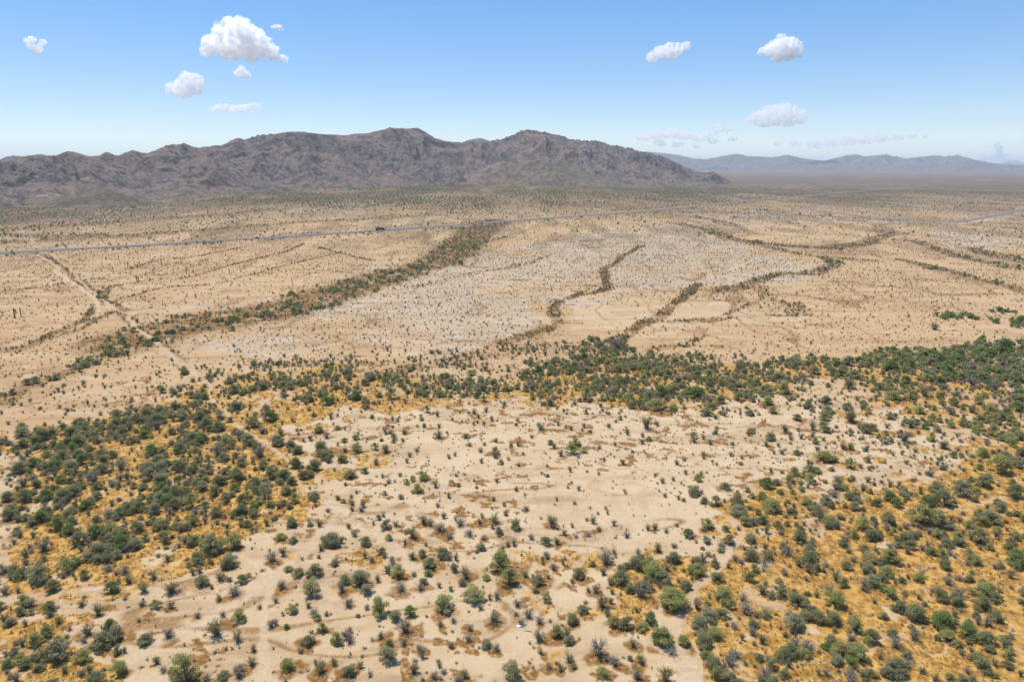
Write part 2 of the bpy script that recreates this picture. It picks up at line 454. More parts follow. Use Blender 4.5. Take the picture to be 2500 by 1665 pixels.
def build_ground(extra_patches):
    th = np.concatenate([np.linspace(-180, -60, 25)[:-1], np.linspace(-60, -42, 40)[:-1], np.linspace(-42, 42, 1000)[:-1], np.linspace(42, 60, 40)[:-1], np.linspace(60, 180, 25)])
    dep = np.concatenate([np.linspace(86, 44, 14)[:-1], np.linspace(44, 6, 400)[:-1], np.linspace(6, 1.2, 80)[:-1], np.linspace(1.2, 0.12, 24)])
    R = CAM_H / np.tan(np.radians(dep))
    TH, RR = np.meshgrid(np.radians(th), R, indexing='ij')
    x = (RR * np.sin(TH)).ravel(); y = (RR * np.cos(TH)).ravel()
    z = ground_h(x, y)
    nt, nr = TH.shape
    i = np.arange(nt - 1)[:, None] * nr + np.arange(nr - 1)[None, :]
    f = np.stack([i, i + 1, i + nr + 1, i + nr], -1).reshape(-1, 4)
    # centre fan is left as a small hole far below the camera; close it
    r = np.hypot(x, y)
    m_near = r < 6000
    X, Y = x[m_near], y[m_near]
    def full(v):
        o = np.zeros(x.shape); o[m_near] = v; return o
    grass, gzone = scatter_mask_grass(X, Y)
    # ochre skirts of grass round shrubs that stand on open sand
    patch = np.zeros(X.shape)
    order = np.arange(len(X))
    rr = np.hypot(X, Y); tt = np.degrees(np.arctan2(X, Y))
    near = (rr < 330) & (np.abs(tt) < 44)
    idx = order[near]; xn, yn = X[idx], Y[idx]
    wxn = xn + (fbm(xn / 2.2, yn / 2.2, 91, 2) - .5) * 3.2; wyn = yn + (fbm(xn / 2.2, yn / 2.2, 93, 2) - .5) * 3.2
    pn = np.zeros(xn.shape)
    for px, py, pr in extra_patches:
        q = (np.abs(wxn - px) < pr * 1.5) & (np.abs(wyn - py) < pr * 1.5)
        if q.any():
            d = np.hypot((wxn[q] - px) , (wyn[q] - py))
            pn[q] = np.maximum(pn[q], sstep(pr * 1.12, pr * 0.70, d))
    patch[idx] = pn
    trail = trail_field(X, Y)
    # fine animal tracks through the dry grass
    web = np.abs(fbm(X / 13.0, Y / 13.0, 61, 2) - .5)
    web2 = np.abs(fbm(X / 9.0, Y / 9.0, 67, 2) - .5)
    track = np.maximum(trail, 0.75 * sstep(0.014, 0.004, web) * (rr < 420) * (gzone > 0.3) + 0)
    track = np.maximum(track, 0.55 * sstep(0.009, 0.003, web2) * (rr < 300) * (gzone > 0.3))
    # dry runnels and litter stains across the open sand
    run = np.abs(fbm(X / 60.0, Y / 20.0, 81, 3) - .5)
    brown = wash_field(X, Y, 0)
    brown = np.clip(brown * 1.15, 0, 1) * (.25 + .75 * sstep(.26, .5, fbm(X / 7., Y / 9., 33, 3) + .10 * (rr > 700)))
    brown = np.maximum(brown, .6 * drain_field(X, Y))
    runm = 0.75 * sstep(0.018, 0.004, run) * sstep(.44, .5, fbm(X / 30., Y / 30., 83, 2)) * (rr < 1500)
    tracks = .26 * np.maximum(sstep(.010, .003, web), sstep(.008, .002, web2)) * (rr < 380)
    runm = np.maximum(runm, tracks * (gzone < .4))
    blot = sstep(0.640, 0.67, fbm(X / 3.4, Y / 2.6, 85, 3)) * (fbm(X / 40., Y / 40., 87, 2) > .45) * (rr < 330)
    pave = poly_field(X, Y, [(p, 1.0) for p in WPAVE], 14.0, 41) * sstep(0.18, 0.5, fbm(X / 55., Y / 55., 43, 4))
    pave = np.maximum(pave, 0.4 * sstep(0.60, 0.7, fbm(X / 180., Y / 180., 47, 3)) * sstep(500, 800, rr))
    cream = poly_field(X, Y, [(p, 1.0) for p in WCREAM], 6.0, 51)
    cream = np.maximum(cream * (.55 + .45 * (rr < 330)), sstep(330, 200, rr) * 0.75)
    # far scrub cover, seen as one mass
    streak = fbm(X / 160.0, Y / 420.0, 101, 4)
    thd = np.degrees(np.arctan2(X, Y))
    scrub = sstep(950, 2300, rr) * (0.45 + 0.55 * sstep(0.36, 0.60, streak))
    scrub = np.maximum(scrub, sstep(980, 1500, rr) * sstep(24, 10, thd) * (.45 + .4 * streak))
    scrub = np.maximum(scrub, sstep(1900, 3000, rr))
    rb = np.interp(thd, [-45, -37, -24, -8, 2, 9, 14], [1330, 1350, 1580, 1880, 2050, 2300, 2540])
    scrub = np.maximum(scrub, .97 * sstep(rb - 620, rb - 40, rr) * (thd < 15) * (.55 + .45 * sstep(.36, .56, streak)))
    scrub = np.maximum(scrub, 0.45 * sstep(560, 1000, rr) * sstep(0.46, 0.62, fbm(X / 30., Y / 110., 103, 3)))
    me = mesh_np('ground', np.stack([x, y, z], -1), f[:, ::-1], [ground_mat()], smooth=True)
    for nme, v in (('grass', np.maximum(grass, 0)), ('ochre', np.clip(np.maximum(patch, np.maximum(runm, blot)), 0, 1)), ('track', track), ('brown', brown), ('pave', pave), ('cream', cream)):
        add_attr(me, nme, full(v))
    sc = full(scrub); sc[~m_near] = 1.0
    add_attr(me, 'scrub', sc)
    obj('ground', me, kind='structure', label='dry tan desert plain with golden grass and pale sand')
    # the bit of ground right under the camera
    k = len(R)
    return

def ground_mat():
    m, t, b = new_mat('desert_ground')
    n = N(t)
    p = n.pos()
    big = n.noise(p, 0.012, 4)
    mid = n.noise(p, 0.15, 4)
    fine = n.noise(p, 1.4, 4, .65)
    grit = n.noise(p, 7.0, 3, .7)
    sand = n.mix(n.rng(big, .35, .65), (.365, .236, .120), (.418, .286, .152))
    sand = n.mix(n.attr('cream'), sand, n.mix(n.rng(mid, .35, .65), (.425, .312, .185), (.47, .358, .222)))
    sand = n.mix(n.math('MULTIPLY', n.attr('pave'), n.rng(n.noise(p, .08, 5, .65), .35, .6, .25, .68)), sand, n.mix(n.rng(mid, .3, .7), (.325, .285, .225), (.40, .352, .28)))
    # faint darker drifts
    sand = n.mix(n.math('MULTIPLY', n.rng(n.noise(p, .05, 5, .6), .52, .70), .35), sand, (0.316, 0.205, 0.111))
    mp = n.add('ShaderNodeMapping'); mp.inputs['Scale'].default_value = (.35, 1, 1)
    n.link(p, mp.inputs['Vector'])
    flow = n.noise(mp.outputs[0], .09, 6, .65)
    sand = n.mix(n.rng(flow, .50, .66, 0, .55), sand, (0.261, 0.162, 0.079))
    sand = n.mix(n.rng(flow, .36, .48, .38, 0), sand, (.50, .39, .255))
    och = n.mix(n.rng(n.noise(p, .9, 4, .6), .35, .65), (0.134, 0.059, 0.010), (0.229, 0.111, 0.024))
    gold = n.mix(n.rng(n.noise(p, .45, 5, .6), .36, .63), (.24, .118, .026), (.48, .285, .078))
    gold = n.mix(n.rng(n.noise(p, 1.1, 5, .7), .54, .76, 0, .8), gold, (.58, .40, .16))
    c = n.mix(n.math('MULTIPLY', n.attr('brown'), .97), sand, n.mix(n.rng(n.noise(p, .25, 4, .6), .4, .62), (.115, .062, .02), (.235, .135, .048)))
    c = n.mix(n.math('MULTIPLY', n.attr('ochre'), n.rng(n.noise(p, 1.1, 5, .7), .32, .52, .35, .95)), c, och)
    c = n.mix(n.attr('grass'), c, gold)
    c = n.mix(n.math('MULTIPLY', n.attr('track'), .78), c, n.mix(n.rng(fine, .3, .7), (0.419, 0.312, 0.198), (0.474, 0.359, 0.241)))
    sc = n.math('MULTIPLY', n.attr('scrub'), n.math('MAXIMUM', n.rng(n.noise(p, .03, 5, .7), .24, .52), n.rng(n.attr('scrub'), .55, .95, 0, .8)))
    c = n.mix(sc, c, n.mix(n.rng(n.noise(p, .008, 3), .4, .6), (.120, .076, .045), (.088, .074, .045)))
    c = n.mix(n.math('MULTIPLY', n.rng(n.noise(p, .0022, 6, .7), .52, .62, 0, .6), n.attr('scrub')), c, (.24, .17, .10))
    dots = n.math('MULTIPLY', n.rng(n.voronoi(p, .16), .12, .26, 1, 0), n.rng(n.noise(p, .02, 2), .35, .6))
    c = n.mix(n.math('MULTIPLY', dots, n.rng(n.attr('scrub'), .05, .5, 0, .55)), c, (0.063, 0.051, 0.032))
    peb = n.rng(n.voronoi(p, 2.2), .05, .16, .45, 0)
    c = n.mix(n.math('MULTIPLY', peb, n.rng(n.noise(p, .2, 3), .42, .6)), c, (0.158, 0.103, 0.055))
    shade = n.math('MULTIPLY_ADD', fine, .44, .78)
    shade = n.math('MULTIPLY', shade, n.math('MULTIPLY_ADD', grit, .22, .89))
    c = n.mix(1.0, c, n.add('ShaderNodeCombineColor').outputs[0], 'MULTIPLY')
    cc = t.nodes[-1] if False else [q for q in t.nodes if q.bl_idname == 'ShaderNodeCombineColor'][-1]
    for k in range(3):
        n.link(shade, cc.inputs[k])
    n.link(c, b.inputs['Base Color'])
    bump = n.add('ShaderNodeBump')
    bump.inputs['Strength'].default_value = .5; bump.inputs['Distance'].default_value = .12
    n.link(n.math('ADD', fine, n.math('MULTIPLY', n.attr('grass'), n.math('MULTIPLY', grit, 1.6))), bump.inputs['Height'])
    n.link(bump.outputs['Normal'], b.inputs['Normal'])
    return m

# ---------------------------------------------------------------- mountains
SKY_MAIN = [(-330, 400), (-200, 372), (-90, 392), (0, 386), (27, 377.6), (53, 380), (92, 375.6), (138, 380), (164, 370.7), (180, 371.5), (214, 381), (241, 379), (260, 368.8), (285, 379), (325, 363.8), (357, 372.6), (405, 353.5), (447, 345.9), (480, 357.3), (544, 350.8), (577, 332.5), (596, 337), (627, 329.4), (676, 324.8), (711, 321), (745, 321), (791, 326), (841, 328), (900, 323.7), (925, 318), (953, 311), (968, 313), (1018, 310), (1041, 320.6), (1064, 335.9), (1113, 348), (1160, 345), (1201, 342.7), (1232, 335.9), (1266, 320.6), (1297, 314.8), (1342, 323.6), (1362, 327), (1396, 339.7), (1430, 344.6), (1457, 344), (1492, 355), (1530, 361.5), (1560, 372), (1614, 378), (1644, 393), (1675, 406.5), (1700, 416), (1726, 422), (1741, 416), (1760, 428), (1783, 441), (1800, 470)]
SKY_FAR = [(1200, 385), (1400, 378), (1520, 374), (1579, 370), (1600, 372.5), (1623, 374), (1653, 378), (1692, 386.6), (1726, 389), (1753, 384), (1799, 376), (1829, 382), (1883, 385), (1925, 378), (1967, 388), (2013, 393.5), (2062, 380), (2093, 377), (2108, 383), (2162, 377), (2207, 388.5), (2280, 379), (2307, 383), (2341, 380), (2383, 391.6), (2421, 400), (2500, 403), (2700, 400), (2900, 396), (3200, 400)]
SKY_FARTHEST = [(2300, 404), (2390, 403), (2437, 399), (2460, 394), (2475, 392), (2500, 397), (2560, 394), (2640, 399), (2760, 403)]
SKY_BEHIND = [(1060, 400), (1110, 352), (1136, 342.7), (1169, 334), (1190, 342), (1220, 360), (1260, 400)]

def skyline(line):
    """skyline in the photograph -> bearing (deg) and slope above the eye"""
    a = np.array(line, float)
    dx, dy, dz = ray(a[:, 0], a[:, 1])
    hd = np.hypot(dx, dy)
    return np.degrees(np.arctan2(dx, dy)), dz / hd

def skyline_at(line, th):
    bt, sl = skyline(line)
    g = np.arange(bt[0] - 1, bt[-1] + 1, .05)
    gs = np.interp(g, bt, sl, left=-0.06, right=-0.06)
    kk = np.hanning(9); kk /= kk.sum()
    gs = np.convolve(np.pad(gs, 4, 'edge'), kk, 'valid')
    return np.interp(th, g, gs)

def layer(th, R, line, rc, front, back, pw=1.25):
    if np.isscalar(rc):
        RC = np.full(th.shape, float(rc))
    else:
        q = np.array(rc, float)
        ba, _ = skyline([(x, 400) for x in q[:, 0]])
        RC = np.interp(th, ba, q[:, 1])
    S = skyline_at(line, th)
    top = CAM_H + RC * S
    u = (R - RC)
    uf = np.clip(-u / (front * RC), 0, 1.3); ub = np.clip(u / (back * RC), 0, 1.3)
    sh = np.where(u < 0, np.clip(1 - uf, 0, None) ** pw, np.clip(1 - ub, 0, None) ** 1.2)
    return top * sh - 25 * (1 - sh), sh, RC

def hill_mesh(name, line, thr, nth, Rr, nr, rc, front, back, rough, mat, label, extra=None, seed=0, rscale=1.0):
    th1 = np.linspace(thr[0], thr[1], nth); R1 = np.linspace(Rr[0], Rr[1], nr)
    TH, RR = np.meshgrid(th1, R1, indexing='ij')
    th, R = TH.ravel(), RR.ravel()
    x = R * np.sin(np.radians(th)); y = R * np.cos(np.radians(th))
    # wander so that spurs do not run straight at the eye
    Rw = R + (fbm(x / (420 * rscale), y / (420 * rscale), seed + 1, 3) - .5) * 260 * rscale
    h, sh, RC = layer(th, R, line, rc, front, back)
    thw = th + (fbm(x / (300 * rscale), y / (300 * rscale), seed + 21, 4) - .5) * 9.0 * sstep(1.0, .6, sh)
    hw, shw, _ = layer(thw, Rw, line, rc, front, back)
    k = sstep(0.98, 0.72, sh)
    h = h * (1 - k) + hw * k
    env = np.clip(sh * (1 - sh) * 4, 0, 1) ** .7
    arc = np.radians(th) * RC + (fbm(x / (240 * rscale), y / (240 * rscale), seed + 33, 3) - .5) * 260 * rscale
    rg = ridged(arc / (330 * rscale), R / (900 * rscale), seed + 3, 4)
    rg2 = ridged(arc / (120 * rscale), R / (380 * rscale), seed + 5, 3)
    h = h + np.maximum(h, 10) * env * ((rg - .62) * 1.35 + (rg2 - .6) * 0.36) * rough
    rock = np.zeros(h.shape)
    if extra:
        for ln, erc, ef, eb, er in extra:
            e, esh, _ = layer(th, Rw * .4 + R * .6, ln, erc, ef, eb, 1.15)
            e = e + np.maximum(e, 5) * np.clip(esh * (1 - esh) * 4, 0, 1) * (rg2 - .6) * .5
            rock = np.maximum(rock, er * sstep(-6, 10, e - h) * sstep(.15, .4, esh))
            h = np.maximum(h, e)
    cap = CAM_H + R * skyline_at(line, th)
    h = np.where(h > cap - 6, cap - 6 + 6 * np.tanh((h - cap + 6) / 30.), h)
    crag = ridged(x / 46.0 / rscale, y / 46.0 / rscale, seed + 9, 3)
    rockn = sstep(.56, .70, fbm(x / (260 * rscale), y / (260 * rscale), seed + 11, 4))
    rock = np.clip(np.maximum(rock, rockn * sstep(.12, .35, sh) * .8), 0, 1)
    h = h + (crag - .5) * (4.0 + 11 * rock) * (1 if rscale == 1 else 2.6) * (1 - .55 * sstep(.85, 1, sh)) * sstep(.02, .2, sh) * rscale ** .5 + (fbm(x / 13., y / 13., seed + 15, 2) - .5) * (5 + 13 * rock) * sstep(.05, .2, sh)
    i = np.arange(nth - 1)[:, None] * nr + np.arange(nr - 1)[None, :]
    f = np.stack([i, i + 1, i + nr + 1, i + nr], -1).reshape(-1, 4)[:, ::-1]
    me = mesh_np(name, np.stack([x, y, h], -1), f, [mat], smooth=False)
    add_attr(me, 'rock', rock)
    add_attr(me, 'foot', (1 - sstep(.06, .42, sh)) * (1 if rscale == 1 else 0))
    return obj(name, me, kind='structure', label=label)

def rock_mat(name, warm, dark, pale_amt=1.0, s=1.0):
    m, t, b = new_mat(name)
    n = N(t)
    p = n.pos()
    a = n.noise(p, .006 * s, 5, .62)
    c = n.mix(n.rng(a, .38, .62), warm, dark)
    c = n.mix(n.math('MULTIPLY', n.rng(n.noise(p, .014 * s, 4, .6), .5, .66), .6), c, (.235, .155, .11))
    c = n.mix(n.math('MULTIPLY', n.attr('rock'), .55), c, n.mix(n.rng(n.noise(p, .05 * s, 3), .35, .65), (.07, .065, .065), (.21, .185, .17)))
    speck = n.rng(n.voronoi(p, .11 * s), .16, .40, 1, 0)
    c = n.mix(n.math('MULTIPLY', speck, .8), c, (.05, .05, .04))
    c = n.mix(n.rng(n.noise(p, .03 * s, 5, .75), .51, .57, 0, .85), c, (.045, .044, .045))
    c = n.mix(n.rng(n.noise(p, .045 * s, 5, .75), .57, .66, 0, .6), c, (.31, .215, .15))
    speck3 = n.math('MULTIPLY', n.rng(n.voronoi(p, .05 * s), .20, .34, 1, 0), n.rng(n.noise(p, .012 * s, 3), .42, .58))
    c = n.mix(n.math('MULTIPLY', speck3, .75), c, (.038, .038, .04))
    speck2 = n.rng(n.voronoi(p, .2 * s), .2, .4, 1, 0)
    c = n.mix(n.math('MULTIPLY', speck2, .35), c, (.06, .06, .04))
    pale = n.math('MULTIPLY', n.rng(n.noise(p, .0105 * s, 2, .5), .715, .74), n.rng(n.noise(p, .09 * s, 3), .45, .6))
    c = n.mix(n.math('MULTIPLY', pale, pale_amt), c, (.45, .40, .36))
    c = n.mix(n.math('MULTIPLY', n.attr('foot'), n.rng(n.noise(p, .02, 4, .65), .3, .6, .35, .9)), c, n.mix(n.rng(n.noise(p, .05, 4, .7), .4, .62), (.09, .082, .055), (.20, .15, .095)))
    n.link(c, b.inputs['Base Color'])
    bump = n.add('ShaderNodeBump')
    bump.inputs['Strength'].default_value = .9; bump.inputs['Distance'].default_value = 6.0
    n.link(n.noise(p, .06 * s, 5, .7), bump.inputs['Height'])
    n.link(bump.outputs['Normal'], b.inputs['Normal'])
    return m

def build_mountains():
    rm = rock_mat('mountain_rock', (.19, .132, .105), (.14, .112, .10))
    cone = [(1020, 470), (1100, 445), (1170, 412), (1230, 390), (1290, 376), (1335, 384), (1400, 412), (1480, 440), (1560, 462), (1620, 480)]
    crag = [(-60, 400), (0, 397), (60, 394), (92, 384), (118, 377), (146, 381), (160, 396), (178, 398), (192, 424), (210, 450), (240, 480)]
    foot = [(-100, 530), (0, 515), (80, 498), (150, 480), (200, 464), (235, 456), (270, 462), (320, 476), (420, 500), (500, 520)]
    spur = [(330, 470), (380, 430), (430, 392), (470, 372), (510, 380), (560, 412), (620, 442), (720, 470)]
    spur2 = [(560, 470), (640, 440), (720, 405), (790, 372), (830, 368), (880, 395), (960, 440), (1040, 465)]
    spur3 = [(1400, 455), (1480, 415), (1530, 395), (1570, 396), (1620, 415), (1690, 440), (1760, 455)]
    hill_mesh('mountain', SKY_MAIN, (-48, 19), 1150, (1350, 5000), 360,
              [(-300, 2050), (0, 2050), (500, 2400), (1000, 2850), (1300, 3100), (1550, 3500), (1700, 3850), (1800, 3950)], 0.34, 0.25, 1.0, rm,
              'long brown rocky mountain range behind the highway',
              [(cone, 2450, .15, .14, .1), (crag, 1840, .13, .12, .7), (foot, 1600, .09, .12, 0.0), (spur, 2080, .14, .14, .15), (spur2, 2420, .15, .14, .1), (spur3, 3080, .14, .14, .1)], seed=200)
    fm = rock_mat('far_mountain_rock', (.12, .10, .09), (.09, .08, .075), .6, .5)
    hill_mesh('mountain_behind_saddle', SKY_BEHIND, (-5, 2), 120, (5500, 8500), 60, 7000, .2, .2, .8, fm, 'small blue peak showing through the saddle of the range', seed=300, rscale=1.5)
    hill_mesh('far_mountains', SKY_FAR, (-2, 46), 700, (8500, 17500), 110, 13200, .13, .3, .9, fm, 'low blue-grey mountain range along the horizon', seed=400, rscale=2.2)
    hill_mesh('farthest_hills', SKY_FARTHEST, (30, 44), 160, (24000, 34000), 40, 29000, .1, .15, .6, fm, 'faint pale blue hills at the end of the range', seed=500, rscale=4.0)

# ---------------------------------------------------------------- plant meshes
def tint_mat(name, a, b_, c_, trans=0.25, rough=.8):
    """foliage: colour runs between three real leaf tints by plant, with a little light coming through"""
    m, t, b = new_mat(name)
    n = N(t)
    oi = n.add('ShaderNodeObjectInfo')
    r = oi.outputs['Random']
    c = n.mix(n.rng(r, 0, .55, smooth=False), a, b_)
    c = n.mix(n.rng(r, .6, 1, smooth=False), c, c_)
    tc = n.add('ShaderNodeTexCoord')
    c = n.mix(n.rng(n.noise(tc.outputs['Object'], 7.0, 2), .3, .7, 0, .5), c, n.mix(.5, a, c_))
    b.inputs['Roughness'].default_value = rough
    n.link(c, b.inputs['Base Color'])
    tr = n.add('ShaderNodeBsdfTranslucent')
    n.link(n.mix(.35, c, (.30, .34, .08)), tr.inputs['Color'])
    ms = n.add('ShaderNodeMixShader')
    ms.inputs[0].default_value = trans
    out = t.nodes['Material Output']
    n.link(b.outputs[0], ms.inputs[1]); n.link(tr.outputs[0], ms.inputs[2]); n.link(ms.outputs[0], out.inputs['Surface'])
    return m

M_MESQ = tint_mat('mesquite_leaves', (.255, .26, .115), (.31, .305, .15), (.38, .36, .23), .45)
M_DEEP = tint_mat('deep_green_leaves', (.17, .235, .075), (.20, .265, .085), (.235, .29, .11), .45)
M_PALO = tint_mat('palo_verde_leaves', (.36, .36, .13), (.41, .405, .14), (.44, .42, .19), .45)
M_CREO = tint_mat('creosote_leaves', (.26, .245, .13), (.30, .285, .145), (.34, .32, .20), .35)
M_GREY = tint_mat('grey_twig_leaves', (.275, .245, .185), (.335, .305, .235), (.26, .225, .17), .08)
M_DRY = tint_mat('brown_dry_leaves', (.24, .15, .075), (.28, .185, .09), (.22, .185, .10), .15)
M_GRASS = tint_mat('dry_grass_blades', (.40, .22, .06), (.50, .30, .088), (.60, .41, .165), .25)
M_BARK = tint_mat('dark_bark', (.10, .08, .062), (.12, .098, .078), (.14, .115, .092), 0.0)
M_DEAD = tint_mat('bleached_wood', (.28, .26, .25), (.36, .33, .31), (.22, .20, .19), 0.0)

def tube(pts, rad, sides=4):
    pts = np.array(pts, float); rad = np.array(rad, float)
    v = []; f = []
    for k, (p, r) in enumerate(zip(pts, rad)):
        d = pts[min(k + 1, len(pts) - 1)] - pts[max(k - 1, 0)]
        d /= np.linalg.norm(d) + 1e-9
        a = np.cross(d, (0.3, 0.9, 0.1)); a /= np.linalg.norm(a) + 1e-9
        b = np.cross(d, a)
        for s in range(sides):
            q = 2 * math.pi * s / sides
            v.append(p + r * (a * math.cos(q) + b * math.sin(q)))
    for k in range(len(pts) - 1):
        for s in range(sides):
            f.append((k * sides + s, k * sides + (s + 1) % sides, (k + 1) * sides + (s + 1) % sides, (k + 1) * sides + s))
    return np.array(v), np.array(f)

def join(parts):
    V_, F_, o = [], [], 0
    for v, f in parts:
        V_.append(v); F_.append(np.asarray(f) + o); o += len(v)
    return np.concatenate(V_), np.concatenate(F_)

def leaves(pos, dirs, ln, wd, r, nrm=None):
    """kite shaped sprays: pos (n,3), dirs (n,3)"""
    n = len(pos)
    d = dirs / (np.linalg.norm(dirs, axis=1, keepdims=True) + 1e-9)
    ref = r.normal(size=(n, 3)) if nrm is None else np.where(r.uniform(size=(n, 1)) < .7, nrm + r.normal(size=(n, 3)) * .35, r.normal(size=(n, 3)))
    side = np.cross(d, ref); side /= np.linalg.norm(side, axis=1, keepdims=True) + 1e-9
    L = (ln * r.uniform(.6, 1.35, n))[:, None]; W = (wd * r.uniform(.6, 1.3, n))[:, None]
    a = pos - d * L * .5; c = pos + d * L * .5
    b = pos + side * W * .5; e = pos - side * W * .5
    v = np.stack([a, b, c, e], 1).reshape(-1, 3)
    f = np.arange(4 * n).reshape(-1, 4)
    return v, f

def make_tree(seed, nleaf, height, spread, ln, wd, nlobes):
    """unit-width tree: several stems splaying from the base, crown made of leafy clumps down to near the ground"""
    r = np.random.default_rng(seed)
    lob = []
    for k in range(nlobes):
        a = 2 * math.pi * k / nlobes + r.uniform(-.4, .4)
        if k % 3 == 0:
            q, zz, s = r.uniform(0, .14), r.uniform(.46, .74) * height, r.uniform(.13, .23)
        elif k % 3 == 1:
            q, zz, s = r.uniform(.22, .40) * spread, r.uniform(.12, .30) * height, r.uniform(.11, .19)
        else:
            q, zz, s = r.uniform(.14, .38) * spread, r.uniform(.28, .56) * height, r.uniform(.12, .21)
        lob.append((q * math.cos(a), q * math.sin(a), zz, s))
    lob = np.array(lob)
    stems = []
    for x, y, z, s in lob:
        k1 = (x * .35 + r.normal() * .02, y * .35 + r.normal() * .02, z * .45)
        stems.append(tube([(x * .04, y * .04, -.02), k1, (x, y, z), (x * 1.15, y * 1.15, z + s * .6)], [.014, .010, .006, .002]))
        for _ in range(2):
            e = np.array([x, y, z]) + r.normal(size=3) * s * .7
            stems.append(tube([k1, ((k1[0] + e[0]) / 2, (k1[1] + e[1]) / 2, (k1[2] + e[2]) / 2 + .02), e], [.010, .006, .002], 3))
    w = lob[:, 3] ** 2; w /= w.sum()
    which = r.choice(nlobes, nleaf, p=w)
    d = r.normal(size=(nleaf, 3)); d /= np.linalg.norm(d, axis=1, keepdims=True)
    d[:, 2] = np.where(d[:, 2] < -.35, -d[:, 2] * .6, d[:, 2])
    rad = lob[which, 3] * (r.uniform(.35, 1.0, nleaf) ** .55) * (1 + .16 * r.normal(size=nleaf))
    rad = np.where(r.uniform(size=nleaf) < .13, rad * r.uniform(1.05, 1.55, nleaf), rad)
    pos = lob[which, :3] + d * rad[:, None] * np.array([1.0, 1.0, .92])
    pos[:, 2] = np.maximum(pos[:, 2], .03)
    dirs = d * .9 + np.array([0, 0, .45]) + r.normal(size=(nleaf, 3)) * .55
    nrm = d * .7 + np.array([0, 0, .8])
    tang = np.cross(nrm, r.normal(size=(nleaf, 3)))
    lay = r.uniform(size=(nleaf, 1)) < .65
    dirs = np.where(lay, tang / (np.linalg.norm(tang, axis=1, keepdims=True) + 1e-9) + d * .35, dirs)
    return join(stems), leaves(pos, dirs, ln, wd, r, nrm)

def make_bush(seed, nstem, nleaf, height, ln, wd, leaf_from=.35, splay=.42):
    """unit-width desert bush: wiry stems fanning up from one base, small leaves on their outer halves"""
    r = np.random.default_rng(seed)
    stems = []; tips = []
    for k in range(nstem):
        a = r.uniform(0, 2 * math.pi); q = splay * math.sqrt(r.uniform(.05, 1)) * r.uniform(.8, 1.15)
        h = height * r.uniform(.65, 1.05) * (1 - .45 * (q / splay) ** 2)
        e = np.array([q * math.cos(a), q * math.sin(a), h])
        m = e * np.array([.38, .38, .55]) + r.normal(size=3) * .015
        stems.append(tube([(e[0] * .06, e[1] * .06, -.02), m, e], [.013, .009, .003], 3))
        tips.append((m, e))
    k = r.integers(0, nstem, nleaf)
    t = r.uniform(leaf_from, 1.06, nleaf)[:, None]
    M = np.array([a for a, _ in tips])[k]; E = np.array([b for _, b in tips])[k]
    B = np.zeros_like(M)
    pos = np.where(t < .5, B + (M - B) * t * 2, M + (E - M) * (t - .5) * 2) + r.normal(size=(nleaf, 3)) * .045
    pos[:, 2] = np.maximum(pos[:, 2], .02)
    dirs = (E - M) / (np.linalg.norm(E - M, axis=1, keepdims=True) + 1e-9) + r.normal(size=(nleaf, 3)) * .5
    nrm = pos / (np.linalg.norm(pos, axis=1, keepdims=True) + 1e-9) + np.array([0, 0, .6])
    return join(stems), leaves(pos, dirs, ln, wd, r, nrm)

def make_bare(seed, nlimb, height, splay, thick):
    """leafless limbs forking twice"""
    r = np.random.default_rng(seed)
    parts = []
    for k in range(nlimb):
        a = 2 * math.pi * k / nlimb + r.uniform(-.4, .4); q = splay * r.uniform(.5, 1.0); h = height * r.uniform(.55, 1.0)
        e = np.array([q * math.cos(a), q * math.sin(a), h]); m = e * [.4, .4, .5] + r.normal(size=3) * .03
        parts.append(tube([(0, 0, -.02), m, e], [thick, thick * .7, thick * .25], 4))
        for _ in range(5):
            t = r.uniform(.35, .95)
            s = m + (e - m) * t
            g = s + (r.normal(size=3) * .13 + np.array([math.cos(a) * .08, math.sin(a) * .08, .07]))
            parts.append(tube([s, (s + g) / 2 + r.normal(size=3) * .012, g], [thick * .4, thick * .25, thick * .08], 3))
            for _ in range(2):
                g2 = (s + g) / 2 + r.normal(size=3) * .07 + [0, 0, .03]
                parts.append(tube([(s + g) / 2, g2], [thick * .2, thick * .06], 3))
    return join(parts)

def make_tuft(seed, nb):
    r = np.random.default_rng(seed)
    a = r.uniform(0, 2 * math.pi, nb); b0 = r.normal(size=(nb, 2)) * .16
    tip = b0 + np.stack([np.cos(a), np.sin(a)], 1) * r.uniform(.1, .42, nb)[:, None]
    h = r.uniform(.35, .8, nb)
    s = np.stack([-np.sin(a), np.cos(a)], 1) * .05
    v = np.zeros((nb, 3, 3))
    v[:, 0, :2] = b0 - s; v[:, 1, :2] = b0 + s; v[:, 2, :2] = tip; v[:, 2, 2] = h
    v[:, :2, 2] = -.03
    return v.reshape(-1, 3), np.arange(3 * nb).reshape(-1, 3)

class Proto:
    """shared mesh data of one look of a plant: wood, leaves, and both joined for far scatter"""
    def __init__(self, nm, wood, leaf, mw, ml):
        self.wood = mesh_np(nm + '_wood', *wood, [mw])
        self.leaf = mesh_np(nm + '_leaf', *leaf, [ml]) if leaf is not None else None
        if leaf is not None:
            v, f = join([wood, leaf])
            self.both = mesh_np(nm + '_whole', v, f, [mw, ml], np.r_[np.zeros(len(wood[1])), np.ones(len(leaf[1]))])
        else:
            self.both = self.wood

